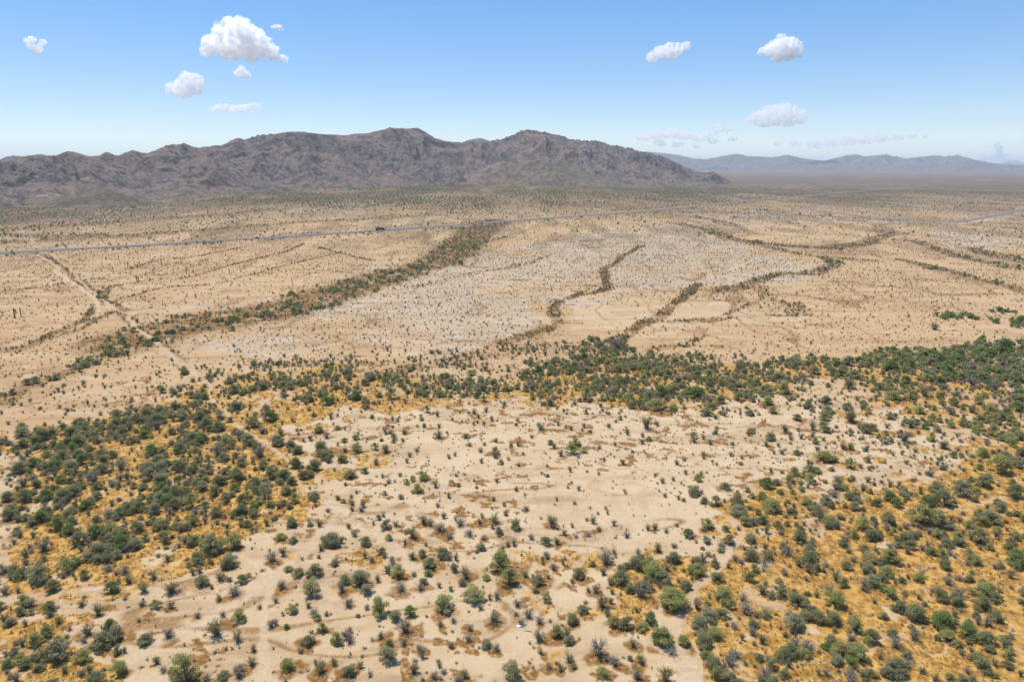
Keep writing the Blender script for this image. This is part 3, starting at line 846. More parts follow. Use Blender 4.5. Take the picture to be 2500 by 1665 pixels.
def protos():
    P = {}
    P['M'] = [Proto('mesquite', *make_tree(10 + k, 2300, .62 + .09 * (k % 3), 1.0, .080, .030, 12 + k % 4), M_BARK, M_MESQ) for k in range(7)]
    P['G'] = [Proto('green_mesquite', *make_tree(30 + k, 2600, .66 + .08 * (k % 3), 1.0, .075, .030, 13 + k % 3), M_BARK, M_DEEP) for k in range(5)]
    P['P'] = [Proto('palo_verde', *make_tree(50 + k, 2200, .66 + .1 * (k % 3), .95, .085, .025, 11 + k % 4), M_BARK, M_PALO) for k in range(7)]
    P['C'] = [Proto('creosote', *make_bush(70 + k, 30, 1000, .74 + .1 * (k % 3), .11, .030, .12, .46), M_BARK, M_CREO) for k in range(6)]
    P['S'] = [Proto('grey_shrub', *make_bush(90 + k, 50, 760, .60 + .1 * (k % 3), .14, .020, .12, .48), M_BARK, M_GREY) for k in range(6)]
    P['D'] = [Proto('dead_tree', make_bare(110 + k, 7, .8, .5, .022), None, M_DEAD, None) for k in range(3)]
    # light versions for the plants far off
    P['c'] = [Proto('far_creosote', *make_bush(130 + k, 7, 52, .62, .28, .13, .12, .46), M_BARK, M_CREO) for k in range(4)]
    P['b'] = [Proto('far_dry_bush', *make_bush(140 + k, 7, 52, .58, .28, .13, .12, .48), M_BARK, M_DRY) for k in range(4)]
    P['m'] = [Proto('far_mesquite', *make_tree(150 + k, 230, .8, 1.0, .20, .11, 9), M_BARK, M_MESQ) for k in range(4)]
    P['g'] = [Proto('far_green_tree', *make_tree(160 + k, 230, .8, 1.0, .20, .11, 9), M_BARK, M_DEEP) for k in range(3)]
    P['s'] = [Proto('far_grey_shrub', *make_bush(170 + k, 8, 52, .55, .28, .11, .12, .48), M_BARK, M_GREY) for k in range(3)]
    return P

# ---------------------------------------------------------------- plants read off the photograph one by one
HAND = [  # origin x, origin y, crop scale, [(centre x, foot y, width, look)]
 (800, 1065, 2.613, [(185,110,100,'P'),(570,360,75,'P'),(615,285,80,'P'),(545,290,55,'P'),(365,375,45,'P'),(1070,120,70,'M'),(1560,120,110,'P'),(975,105,50,'S'),(1215,65,50,'S'),(905,65,40,'S'),(95,165,70,'M'),(140,265,75,'M'),(20,130,60,'M'),(305,185,60,'C'),(370,105,60,'C'),(325,535,50,'M'),(435,575,55,'S'),(1065,560,80,'C'),(1200,595,95,'M'),(1090,630,85,'M'),(970,560,50,'C'),(985,520,35,'C'),(1135,505,45,'C'),(610,560,60,'C'),(655,575,70,'S'),(740,525,65,'S'),(720,610,90,'S'),(845,575,90,'S'),(905,640,70,'S'),(775,655,60,'S'),(540,650,100,'C'),(495,690,50,'C'),(395,665,65,'P'),(345,755,75,'M'),(410,790,40,'S'),(415,820,80,'S'),(240,700,90,'M'),(45,830,60,'M'),(600,770,80,'M'),(540,790,70,'C'),(650,840,110,'M'),(445,900,120,'P'),(110,940,90,'M'),(195,950,130,'M'),(320,930,55,'C'),(90,995,90,'S'),(245,1010,90,'M'),(330,1150,150,'P'),(740,1120,150,'P'),(930,1060,150,'P'),(610,945,65,'M'),(590,980,70,'S'),(470,990,90,'S'),(805,865,75,'M'),(880,910,90,'C'),(775,795,55,'S'),(995,660,50,'S'),(1115,715,30,'S'),(1190,700,60,'C'),(1300,660,55,'S'),(1375,665,35,'S'),(1460,690,70,'C'),(1110,860,180,'P'),(1010,920,60,'P'),(1160,950,140,'P'),(1260,900,50,'C'),(1340,950,110,'M'),(1390,1055,85,'P'),(1210,1090,70,'S'),(1075,1040,70,'C'),(1065,1190,100,'C'),(1280,1160,90,'S'),(1350,1195,70,'S'),(905,1240,55,'S'),(895,1310,75,'S'),(500,1250,110,'S'),(340,1290,70,'C'),(390,1345,80,'P'),(490,1330,70,'S'),(585,1370,65,'C'),(720,1210,60,'S'),(785,1350,60,'S'),(1010,1345,85,'M'),(1080,1370,70,'S'),(545,1510,90,'C'),(140,1530,110,'M'),(270,1530,50,'S'),(870,1545,80,'C'),(680,1540,80,'S'),(40,1460,60,'C'),(210,1480,60,'C'),(1560,1195,100,'M'),(1625,1130,90,'M'),(1460,1280,110,'P'),(1540,1325,80,'M'),(1360,1390,55,'C'),(1540,1440,80,'C'),(1410,1480,60,'S'),(1485,1495,60,'C'),(1600,905,110,'M'),(1860,950,140,'M'),(1870,860,70,'M'),(2070,915,170,'P'),(1990,1030,150,'S'),(2210,1100,190,'P'),(2060,1200,130,'G'),(2130,1330,150,'G'),(2270,1335,100,'P'),(1820,1215,110,'P'),(1900,1230,110,'M'),(1750,1090,100,'C'),(1710,1000,80,'S'),(2205,810,110,'M'),(2300,640,80,'M'),(2330,880,110,'P'),(2280,980,90,'M'),(2110,740,80,'C'),(1980,765,60,'S'),(1775,820,120,'S'),(1375,820,40,'S'),(1440,850,60,'S'),(1945,1340,80,'C'),(2000,1450,90,'C'),(1725,1400,140,'S'),(1830,1460,100,'S'),(1750,1540,110,'P'),(1970,1550,90,'C'),(2195,1390,80,'S'),(1505,630,55,'C'),(1660,640,55,'S'),(1730,605,50,'C'),(1825,570,50,'C'),(1560,580,40,'C'),(1430,580,90,'C'),(2090,600,60,'C'),(2040,600,50,'C')]),
 (0, 1065, 2.614, [(1790,660,80,'P'),(1865,575,80,'M'),(1460,840,130,'M'),(1480,720,150,'P'),(1345,740,160,'M'),(860,725,110,'M'),(560,800,100,'M'),(690,810,90,'C'),(270,930,170,'M'),(85,870,90,'M'),(285,740,120,'S'),(715,1000,110,'G'),(740,885,50,'S'),(820,940,70,'C'),(920,995,90,'C'),(985,910,90,'C'),(1095,1005,110,'C'),(1285,950,95,'M'),(1405,925,80,'C'),(1350,975,40,'C'),(1585,900,50,'S'),(1495,1015,90,'S'),(1740,800,110,'S'),(1840,860,65,'P'),(1990,1020,150,'P'),(1800,975,70,'S'),(1760,1065,55,'S'),(1525,1180,120,'P'),(1660,1100,50,'S'),(1760,1205,60,'S'),(1385,1280,130,'C'),(1090,1100,65,'C'),(1070,800,70,'C'),(905,1085,60,'S'),(1260,1160,60,'S'),(320,1120,100,'M'),(625,1145,90,'C'),(190,1090,90,'C'),(140,1140,70,'M'),(65,1210,80,'M'),(380,1195,75,'C'),(300,1280,110,'M'),(560,1270,100,'S'),(740,1300,140,'M'),(930,1325,110,'M'),(1075,1290,100,'S'),(220,1340,120,'P'),(750,1390,80,'M'),(1180,1560,220,'P'),(760,1520,130,'P'),(1000,1450,70,'C'),(1835,1490,110,'P'),(1600,1460,80,'C'),(1430,1540,90,'M'),(1535,1500,80,'S'),(1620,1370,50,'C'),(1960,1330,100,'M'),(1920,1380,60,'S'),(2060,1250,80,'P'),(2050,1510,100,'C'),(2010,1150,80,'S'),(575,1510,80,'C')]),
 (1600, 1065, 2.613, [(1065,165,120,'P'),(1240,90,75,'P'),(1025,235,70,'P'),(885,250,80,'P'),(940,270,60,'P'),(855,295,80,'P'),(710,335,120,'G'),(590,355,40,'P'),(665,410,85,'P'),(875,370,50,'P'),(520,375,45,'P'),(385,445,100,'P'),(310,430,70,'M'),(520,440,110,'M'),(745,490,130,'P'),(530,520,130,'M'),(445,340,70,'M'),(965,445,90,'P'),(1080,435,90,'M'),(1240,410,90,'M'),(1050,530,110,'C'),(1325,350,70,'S'),(1150,345,70,'S'),(1155,290,60,'S'),(1440,300,45,'S'),(1690,570,200,'P'),(1840,450,160,'M'),(2090,330,130,'M'),(2190,240,190,'P'),(2290,400,150,'M'),(1950,390,140,'M'),(330,590,100,'P'),(215,650,80,'S'),(530,600,45,'C'),(470,690,90,'M'),(420,720,70,'S'),(120,810,90,'S'),(380,835,75,'M'),(265,890,120,'P'),(335,765,50,'S'),(110,1100,190,'P'),(435,1060,150,'P'),(190,970,80,'M'),(1410,660,90,'M'),(1390,560,70,'M'),(915,680,120,'M'),(980,750,100,'M'),(2290,830,190,'G'),(2270,690,80,'M'),(690,870,130,'D'),(1700,905,120,'D'),(580,1140,140,'S'),(340,1180,130,'M'),(50,1330,170,'P'),(180,1330,90,'P'),(370,1290,130,'P'),(620,1220,80,'M'),(905,1080,130,'M'),(1140,1080,150,'P'),(880,1230,150,'M'),(1030,1190,130,'M'),(1130,1200,120,'M'),(1270,1250,140,'P'),(1490,1030,110,'P'),(1380,960,130,'M'),(1660,1180,170,'M'),(1350,870,90,'M'),(680,1010,100,'C'),(1820,1050,110,'M'),(1910,1080,120,'M'),(2080,1100,110,'M'),(2170,1180,110,'M'),(1990,1280,160,'G'),(2110,1330,140,'M'),(1180,1400,150,'P'),(1300,1430,150,'P'),(1860,1310,130,'P'),(2090,1500,140,'M'),(1530,1350,120,'S'),(1650,1300,100,'S'),(950,1410,90,'P'),(680,1320,80,'C'),(480,1420,60,'C'),(350,1420,60,'C'),(2240,1480,90,'M'),(1600,1480,90,'S'),(1480,1540,120,'M'),(1370,1530,80,'M'),(820,1540,80,'M'),(700,1540,90,'S'),(1090,1530,70,'S'),(600,790,110,'M'),(840,760,120,'S'),(720,790,90,'M'),(1160,600,100,'S'),(1590,690,120,'M'),(1930,700,90,'M'),(2060,690,140,'M'),(1760,760,80,'M'),(1840,850,100,'M'),(2000,930,80,'M')]),
 (0, 980, 2.944, [(155,260,110,'M'),(310,285,140,'M'),(545,300,110,'M'),(715,190,70,'S'),(795,195,55,'S'),(920,145,75,'M'),(980,90,70,'S'),(880,240,100,'M'),(940,310,80,'M'),(1085,385,130,'G'),(1240,240,70,'M'),(1435,310,100,'G'),(1295,320,70,'M'),(1350,320,50,'S'),(1575,115,90,'S'),(1485,190,110,'M'),(1830,190,120,'M'),(1945,140,110,'G'),(1915,90,90,'M'),(650,250,80,'S'),(440,370,110,'M'),(590,455,110,'G'),(730,420,110,'M'),(740,520,110,'M'),(150,520,130,'M'),(250,480,130,'G'),(330,500,110,'M'),(510,520,150,'M'),(1060,520,120,'M'),(1160,510,120,'M'),(1290,510,120,'M'),(1370,530,100,'M'),(1430,440,90,'M'),(1500,505,80,'M'),(1570,400,150,'S'),(1790,320,130,'M'),(1870,410,130,'S'),(2000,320,100,'M'),(2090,330,80,'M'),(2140,380,80,'M'),(2130,480,100,'M'),(2260,500,110,'C'),(2040,560,110,'M'),(1890,490,100,'M'),(1620,540,100,'M'),(1700,570,120,'M'),(1370,590,90,'S'),(870,500,120,'S'),(680,600,140,'S'),(540,680,150,'M'),(340,710,130,'G'),(180,730,140,'M'),(170,620,110,'S'),(60,720,110,'M'),(860,620,90,'S'),(1150,600,120,'M'),(1450,650,120,'M'),(1540,680,110,'M'),(1620,730,80,'M'),(1740,740,110,'M'),(1900,660,110,'P'),(2115,730,90,'P'),(2260,705,90,'M'),(2060,670,110,'M'),(1380,770,140,'P'),(1390,890,120,'P'),(910,790,110,'M'),(1000,790,120,'M'),(620,780,120,'G'),(790,840,110,'S'),(300,870,120,'G'),(420,930,140,'G'),(500,960,120,'G'),(690,980,140,'G'),(800,960,130,'P'),(990,940,110,'M'),(1110,820,130,'M'),(1200,880,70,'S'),(1250,780,110,'M'),(1820,830,90,'M'),(1680,840,70,'M'),(1560,830,110,'M'),(1730,905,55,'C'),(1810,930,50,'S'),(2100,900,90,'M'),(1300,940,70,'C'),(1170,1000,110,'M'),(130,960,90,'M'),(70,850,120,'M'),(2010,230,60,'M'),(2290,225,70,'M'),(2260,110,45,'M'),(2230,280,50,'C'),(2320,400,100,'M'),(1730,270,110,'S'),(1130,210,110,'S')]),
 (600, 840, 2.944, [(1040,400,105,'P'),(1100,400,40,'P'),(615,430,80,'P'),(300,475,40,'P'),(490,525,50,'M'),(1300,495,65,'P'),(1710,415,60,'P'),(1590,375,65,'S'),(2190,445,80,'C'),(525,640,75,'P'),(660,615,55,'P'),(710,710,60,'M'),(790,690,60,'M'),(1065,690,70,'C'),(690,855,80,'M'),(370,790,85,'M'),(250,660,70,'C'),(320,740,80,'M'),(230,740,100,'M'),(545,780,120,'M'),(580,840,100,'M'),(360,895,110,'G'),(495,915,105,'M'),(280,975,110,'M'),(1005,785,70,'C'),(930,765,70,'P'),(745,965,80,'M'),(180,560,120,'G'),(130,320,90,'S'),(320,330,90,'M'),(650,330,70,'M'),(860,300,90,'M'),(1240,370,90,'P'),(1270,260,60,'S'),(1950,330,60,'M'),(2240,290,70,'M'),(2060,340,90,'S'),(1390,680,90,'S'),(1730,490,50,'S'),(1140,650,60,'S'),(1000,640,60,'S'),(2110,600,60,'S')]),
 (1300, 820, 2.944, [(385,470,130,'P'),(500,470,70,'P'),(130,505,80,'C'),(690,490,130,'P'),(890,535,130,'P'),(1000,545,80,'P'),(920,440,120,'G'),(1180,450,140,'G'),(830,460,100,'M'),(1350,490,90,'M'),(1270,500,110,'S'),(1480,470,100,'M'),(800,340,90,'P'),(575,350,80,'P'),(1265,310,110,'P'),(1080,370,70,'P'),(1180,300,70,'M'),(1080,280,90,'D'),(1520,280,80,'S'),(820,670,100,'C'),(310,790,80,'P'),(370,840,60,'P'),(155,810,60,'S'),(1155,740,70,'P'),(1565,705,75,'P'),(1815,695,80,'C'),(2010,680,80,'C'),(1985,515,80,'M'),(2110,490,80,'M'),(1690,500,90,'P'),(1720,560,80,'P'),(1800,420,130,'P'),(1230,860,50,'S'),(840,760,55,'M'),(600,100,130,'S'),(650,70,80,'G'),(1900,610,70,'M'),(2290,630,100,'C'),(430,400,60,'M'),(60,680,70,'S'),(150,220,110,'S')]),
 (1850, 780, 3.623, [(2170,320,200,'G'),(1970,330,150,'G'),(1580,390,140,'G'),(1780,350,130,'G'),(1180,460,150,'G'),(1330,440,120,'G'),(840,530,120,'M'),(750,480,100,'M'),(500,490,120,'M'),(330,440,110,'M'),(650,500,120,'M'),(1200,720,160,'P'),(1350,710,110,'P'),(1470,690,130,'S'),(1430,840,120,'P'),(1555,810,90,'P'),(1730,770,110,'M'),(1710,850,110,'S'),(1960,760,120,'P'),(2050,850,130,'P'),(2200,860,120,'M'),(2300,820,150,'G'),(1530,940,100,'P'),(1710,960,100,'P'),(1920,980,120,'P'),(2040,930,100,'P'),(2080,1040,140,'P'),(2220,1080,150,'P'),(1360,960,110,'C'),(1640,1150,140,'S'),(1300,1090,140,'S'),(820,915,140,'C'),(440,790,100,'M'),(600,745,100,'M'),(1220,870,70,'C'),(2300,1320,120,'M'),(1350,1220,70,'D'),(2320,60,130,'G'),(1560,100,110,'S'),(2000,560,150,'M'),(2150,520,150,'M'),(2280,560,150,'M'),(1900,600,140,'S'),(2100,640,130,'S')]),
]

def hand_plants():
    out = []
    for ox, oy, s, rows in HAND:
        for cx, by, w, k in rows:
            sx, sy, wp = ox + cx / s, oy + by / s, w / s
            out.append((sx, sy - wp * .10, wp, k))
    a = np.array([(p[0], p[1]) for p in out])
    W = ground_at(a[:, 0], a[:, 1])
    res = []
    for (sx, sy, wp, k), p in zip(out, W):
        slant = math.sqrt(p[0] ** 2 + p[1] ** 2 + (CAM_H - p[2]) ** 2)
        d = p[1] * CP + (CAM_H - p[2]) * SP
        res.append((p[0], p[1], wp * d / FPX * 1.02, k))
    return res

def jitter_grid(r0, r1, cell, r, half=41.5):
    t = math.radians(half)
    x = np.arange(-r1 * math.sin(t), r1 * math.sin(t), cell); y = np.arange(r0 * math.cos(t) * .98, r1, cell)
    X, Y = np.meshgrid(x, y)
    X = X.ravel() + r.uniform(-.5, .5, X.size) * cell; Y = Y.ravel() + r.uniform(-.5, .5, Y.size) * cell
    R = np.hypot(X, Y)
    m = (R > r0) & (R < r1) & (np.abs(np.arctan2(X, Y)) < t)
    return X[m], Y[m]

HIGHWAY = [(-700, 655), (-300, 636), (0, 619), (266, 605), (680, 580), (900, 565), (988, 560), (1200, 544), (1380, 531), (1571, 517.5), (1720, 502), (1850, 488), (1986, 477), (2190, 460), (2290, 451), (2420, 441)]
ROAD2 = [(1571, 515), (1690, 518), (1844, 519.5), (1960, 526), (2131, 534), (2334, 542.5), (2500, 548), (2700, 557)]
ROAD3 = [(2740, 455), (2500, 512), (2430, 527), (2380, 536), (2326, 544)]
def smooth_line(w, n=160):
    t = np.r_[0, np.cumsum(np.hypot(*np.diff(w, axis=0).T))]
    q = np.linspace(0, t[-1], n)
    x = np.interp(q, t, w[:, 0]); y = np.interp(q, t, w[:, 1])
    k = np.hanning(15); k /= k.sum()
    def sm(v):
        e = np.r_[2 * v[0] - v[7:0:-1], v, 2 * v[-1] - v[-2:-9:-1]]
        return np.convolve(e, k, 'valid')
    return np.stack([sm(x), sm(y)], -1)
W_HWY = smooth_line(world_line(HIGHWAY), 220)
W_RD2 = smooth_line(world_line(ROAD2), 120)
W_RD3 = smooth_line(world_line(ROAD3), 80)

def scatter():
    """every plant as (x, y, width, look)"""
    r = np.random.default_rng(99)
    out = []
    hp = hand_plants()
    hx = np.array([h[0] for h in hp]); hy = np.array([h[1] for h in hp]); hw = np.array([h[2] for h in hp])
    # --- near ground: thickets, open sand
    X, Y = jitter_grid(92, 340, 2.3, r)
    T = (poly_field(X, Y, WTHICK, 3.0, 11) * 2 + poly_field(X, Y, WTHICK, 8.0, 13) + poly_field(X, Y, WTHICK, 13.0, 17)) / 4
    wb = wash_field(X, Y, 1); wt = wash_field(X, Y, 2)
    tr = trail_field(X, Y, 1.3)
    clump = fbm(X / 11., Y / 11., 121, 3)
    u = r.uniform(size=X.size)
    rr = np.hypot(X, Y)
    cell = 2.3 ** 2
    d_tree = T * cell * 0.072 * sstep(.34, .56, clump)
    d_shrub = cell * (T * 0.060 + 0.013 + .016 * sstep(.5, .62, clump)) + wb * cell * .8
    open_n = fbm(X / 26., Y / 26., 125, 2)
    d_small = cell * (.034 + .065 * sstep(.45, .65, open_n)) * (1 - .5 * T)
    for i in range(X.size):
        if tr[i] > .35:
            continue
        q = (hx - X[i]) ** 2 + (hy - Y[i]) ** 2
        if (q < (hw * .42) ** 2).any():
            continue
        if u[i] < d_tree[i] + wt[i] * cell:
            w = float(np.clip(r.lognormal(math.log(3.0), .32), 1.5, 5.4))
            k = r.choice(['M', 'S', 'P', 'G'], p=[.66, .16, .08, .10] if X[i] < 20 else [.48, .16, .26, .10])
            if k == 'S':
                w *= .75
            out.append((X[i], Y[i], w, k))
        elif u[i] < d_tree[i] + d_shrub[i]:
            w = float(np.clip(r.lognormal(math.log(1.75), .32), .8, 3.2))
            out.append((X[i], Y[i], w, r.choice(['C', 'S', 'M', 'P'], p=[.40, .38, .14, .08])))
        elif u[i] < d_tree[i] + d_shrub[i] + d_small[i]:
            w = float(np.clip(r.lognormal(math.log(.85), .3), .4, 1.5))
            out.append((X[i], Y[i], w, r.choice(['c', 's', 'b'], p=[.42, .46, .12])))
    # --- seedlings and twigs on the open ground
    X, Y = jitter_grid(95, 330, 1.7, r)
    m = r.uniform(size=X.size) < .035 + .16 * sstep(.45, .66, fbm(X / 9., Y / 9., 127, 3))
    for x, y in zip(X[m], Y[m]):
        out.append((x, y, float(r.uniform(.18, .5)), r.choice(['c', 's', 'b'], p=[.3, .4, .3])))
    # --- middle ground
    X, Y = jitter_grid(340, 900, 3.6, r)
    T = poly_field(X, Y, WTHICK, 3.0, 11)
    wb = wash_field(X, Y, 1); wt = wash_field(X, Y, 2); tr = trail_field(X, Y, 1.3)
    pv = poly_field(X, Y, [(p, 1.0) for p in WPAVE], 9.0, 41)
    cr = poly_field(X, Y, [(p, 1.0) for p in WCREAM], 6.0, 51)
    cl = fbm(X / 45., Y / 45., 131, 3)
    dr = drain_field(X, Y)
    dh, _ = seg_dist(X, Y, W_HWY); d2, _ = seg_dist(X, Y, W_RD2); d3, _ = seg_dist(X, Y, W_RD3)
    u = r.uniform(size=X.size); cell = 3.6 ** 2
    base = (.014 + .050 * sstep(.42, .6, cl) + .055 * sstep(.45, .62, fbm(X / 16., Y / 20., 133, 3)) + .030 * pv) * (1 - .7 * cr) + dr * .07
    rr = np.hypot(X, Y)
    base = base * (1 + 0.35 * sstep(500, 900, rr))
    for i in np.nonzero((tr < .35) & (dh > 13) & (d2 > 7) & (d3 > 9))[0]:
        t = (T[i] * .050 + wt[i] + (.008 if dh[i] < 32 else 0)) * cell
        if u[i] < t:
            w = float(np.clip(r.lognormal(math.log(3.7), .25), 2.0, 6.5))
            out.append((X[i], Y[i], w, r.choice(['m', 'g', 's'], p=[.62, .3, .08])))
        elif u[i] < t + (wb[i] + T[i] * .03) * cell:
            w = float(np.clip(r.lognormal(math.log(1.7), .3), .8, 3.2))
            out.append((X[i], Y[i], w, r.choice(['b', 'c', 's'], p=[.55, .28, .17])))
        elif u[i] < t + (wb[i] + T[i] * .03 + base[i]) * cell:
            w = float(np.clip(r.lognormal(math.log(1.05), .42), .45, 2.6))
            out.append((X[i], Y[i], w, r.choice(['c', 'b', 's'], p=[.38, .46, .16])))
    # --- shrubs packed along the washes
    for r0, r1, c_, sz in ((300, 620, 2.1, 1.9), (620, 1100, 3.0, 2.2)):
        X, Y = jitter_grid(r0, r1, c_, r)
        wb = wash_field(X, Y, 1, grow=.8)
        gap = fbm(X / 8., Y / 10., 33, 3)
        dh, _ = seg_dist(X, Y, W_HWY)
        m = (r.uniform(size=X.size) < np.minimum(wb * c_ * c_, .55) * sstep(.38, .54, gap)) & (trail_field(X, Y, 1.2) < .3) & (dh > 13)
        for x, y in zip(X[m], Y[m]):
            out.append((x, y, float(np.clip(r.lognormal(math.log(sz), .3), .9, 3.6)), r.choice(['b', 'c', 's', 'm'], p=[.66, .18, .08, .08])))
    # --- far plain and the fan under the mountains
    X, Y = jitter_grid(900, 3000, 6.0, r)
    wb = wash_field(X, Y, 1); wt = wash_field(X, Y, 2)
    cl = fbm(X / 90., Y / 260., 141, 4)
    dr = drain_field(X, Y)
    dh, _ = seg_dist(X, Y, W_HWY); d2, _ = seg_dist(X, Y, W_RD2); d3, _ = seg_dist(X, Y, W_RD3)
    u = r.uniform(size=X.size); cell = 36.0
    rr = np.hypot(X, Y); thd = np.degrees(np.arctan2(X, Y))
    fan = sstep(1000, 1500, rr) * sstep(26, 5, thd)
    hedge = (dh < 45) & (dh > 14)
    for i in np.nonzero((dh > 14) & (d2 > 8) & (d3 > 10))[0]:
        t = (wt[i] * .8 + .0009 + fan[i] * .0065 * (.3 + 1.4 * max(0, (cl[i] - .4) * 5)) + (.0035 if hedge[i] else 0)) * cell
        if u[i] < t:
            w = float(np.clip(r.lognormal(math.log(2.7), .3), 1.5, 5.0))
            out.append((X[i], Y[i], w, r.choice(['m', 'g'], p=[.7, .3])))
        elif u[i] < t + (wb[i] * .6 + dr[i] * .03 + .011 + .025 * max(0., min(1., (cl[i] - .38) * 5))) * cell:
            w = float(np.clip(r.lognormal(math.log(1.35), .4), .6, 2.8))
            out.append((X[i], Y[i], w, r.choice(['c', 'b', 's'], p=[.45, .37, .18])))
    # --- tight groups of trees
    for sx, sy, rad, n, g in TREE_BLOBS:
        if not n:
            continue
        c = ground_at(np.array([sx]), np.array([sy]))[0]
        far = math.hypot(c[0], c[1]) > 420
        for _ in range(n):
            a = r.uniform(0, 2 * math.pi); q = rad * math.sqrt(r.uniform(0, 1))
            k = 'g' if r.uniform() < g else 'm'
            out.append((c[0] + q * math.cos(a), c[1] + q * .9 * math.sin(a), float(r.uniform(2.4, 4.8)), k if far else k.upper()))
    return hp, out

# ---------------------------------------------------------------- words for labels
ONES = 'zero one two three four five six seven eight nine ten eleven twelve thirteen fourteen fifteen sixteen seventeen eighteen nineteen'.split()
TENS = 'zero ten twenty thirty forty fifty sixty seventy eighty ninety'.split()
def say(n):
    n = int(max(0, n))
    if n < 20:
        return ONES[n]
    if n >= 100:
        return 'hundred'
    return TENS[n // 10] + ('-' + ONES[n % 10] if n % 10 else '')

USED = set()
def place(x, y, z):
    sx, sy, d = to_photo(x, y, z)
    return sx / PW * 100, sy / PH * 100
def where_words(x, y, thick, grass):
    if thick > .4:
        i = [k for k, (p, d) in enumerate(WTHICK) if in_poly(np.array([x]), np.array([y]), p)[0]]
        if i:
            return ['in the dark left thicket', 'in the long tree band', 'in the dense right thicket', 'by the right thicket', 'in the golden right scrub', 'in the golden corner grass', 'on sparse pale sand', 'on open pale sand', 'at the thicket edge'][i[0]]
    return 'in dry golden grass' if grass > .45 else 'on open pale sand'

def unique_label(head, where, x, y, z):
    px, py = place(x, y, z)
    def half(v):
        k = round(v * 2)
        return say(k // 2) + (' and a half' if k % 2 else '')
    tries = [f'{head} {where}, {say(round(px))} percent across, {say(round(py))} percent down',
             f'{head} {half(px)} percent across, {half(py)} percent down',
             f'{head} {half(px)} percent across, {half(py)} down, the hindmost',
             f'{head} beside its twin {where}, {say(round(px))} percent across, {say(round(py))} down']
    lab = next((t for t in tries if t not in USED), None)
    if lab is None:
        return None
    USED.add(lab)
    return lab

LOOKS = {
    'M': ('mesquite_tree', 'grey-green mesquite', 'tree', 'mesquite trees of the thickets', ('trunk', 'crown')),
    'G': ('mesquite_tree', 'deep green mesquite', 'tree', 'mesquite trees of the thickets', ('trunk', 'crown')),
    'P': ('palo_verde_tree', 'yellow-green palo verde', 'tree', 'palo verde trees', ('trunk', 'crown')),
    'C': ('creosote_bush', 'olive creosote', 'bush', 'creosote bushes', ('stem', 'foliage')),
    'S': ('grey_shrub', 'grey twiggy shrub', 'shrub', 'grey leafless shrubs', ('stem', 'foliage')),
    'D': ('dead_tree', 'bleached leafless tree', 'dead tree', 'bleached dead trees', ('trunk', None)),
}

def build_plants(P):
    hp, sc = scatter()
    r = np.random.default_rng(5)
    every = [(h, True) for h in hp] + [(s, False) for s in sc]
    xs = np.array([e[0][0] for e in every]); ys = np.array([e[0][1] for e in every])
    zs = ground_h(xs, ys)
    thick = poly_field(xs, ys, WTHICK, 3.0, 11); grass = poly_field(xs, ys, WGRASS, 3.0, 11)
    single = {}
    stuff = []
    for i, (e, hand) in enumerate(every):
        x, y, w, k = e
        if k in LOOKS:
            nm = LOOKS[k][0]
            sx, sy, d = to_photo(x, y, zs[i])
            inside = -20 < sx < PW + 20 and sy < PH + 40
            single.setdefault(nm, []).append(((1e6 if hand else 0) + (w / d if inside else 0), i))
        else:
            stuff.append(i)
    for nm, rows in single.items():
        rows.sort(reverse=True)
        keep = [i for s, i in rows[:300] if s > 0]
        stuff += [i for s, i in rows if i not in set(keep)]
        for i in keep:
            x, y, w, k = every[i][0]
            name, look, cat, group, parts = LOOKS[k]
            pr = P[k][int(r.integers(len(P[k])))]
            size = {'M': 'large' if w > 4.6 else 'small' if w < 2.8 else 'rounded', 'G': 'large' if w > 4.6 else 'bushy', 'P': 'large' if w > 4.4 else 'small' if w < 2.4 else 'feathery',
                    'C': 'low' if w < 1.8 else 'spreading', 'S': 'small' if w < 1.8 else 'broad', 'D': 'tangled'}[k]
            lab = unique_label(f'{size} {look}', where_words(x, y, thick[i], grass[i]), x, y, zs[i])
            if lab is None:          # too close to a like neighbour to be told apart: leave it to the thicket
                stuff.append(i)
                continue
            hs = r.uniform(.8, 1.12)
            root = obj(name, None, loc=(x, y, zs[i]), rot=(r.normal() * .05, r.normal() * .05, r.uniform(0, 6.28)), scale=(w, w * r.uniform(.72, 1.12), w * hs), label=lab, cat=cat, group=group)
            root.empty_display_size = .3
            obj(parts[0], pr.wood, parent=root)
            if pr.leaf is not None:
                obj(parts[1], pr.leaf, parent=root)
    # the rest of the scrub, past counting
    def cloud(name, ks, label):
        idx = [i for i in stuff if every[i][0][3] in ks]
        if not idx:
            return
        lib = bpy.data.collections.new(name + '_looks')
        order = []
        for k in ks:
            for j, pr in enumerate(P[k]):
                o = bpy.data.objects.new(f'look_{len(order):03d}', pr.both)
                lib.objects.link(o); order.append(k)
        start = {k: order.index(k) for k in ks}; cnt = {k: order.count(k) for k in ks}
        # collection children come sorted by name
        pts = np.array([(every[i][0][0], every[i][0][1], zs[i]) for i in idx])
        me = bpy.data.meshes.new(name)
        me.vertices.add(len(pts)); me.vertices.foreach_set('co', pts.astype(np.float32).ravel())
        a = me.attributes.new('look', 'INT', 'POINT')
        a.data.foreach_set('value', np.array([start[every[i][0][3]] + int(r.integers(cnt[every[i][0][3]])) for i in idx], np.int32))
        add_attr(me, 'size', [every[i][0][2] for i in idx]); add_attr(me, 'turn', r.uniform(0, 6.28, len(idx))); add_attr(me, 'tall', r.uniform(.75, 1.15, len(idx)))
        o = obj(name, me, kind='stuff', label=label)
        instance_mod(o, lib)
    cloud('near_shrubbery', 'MGPCSD', 'thicket plants too many to count among the trees')
    cloud('desert_shrubbery', 'cbsmg', 'countless small desert shrubs dotted over the plain')
    return every, zs

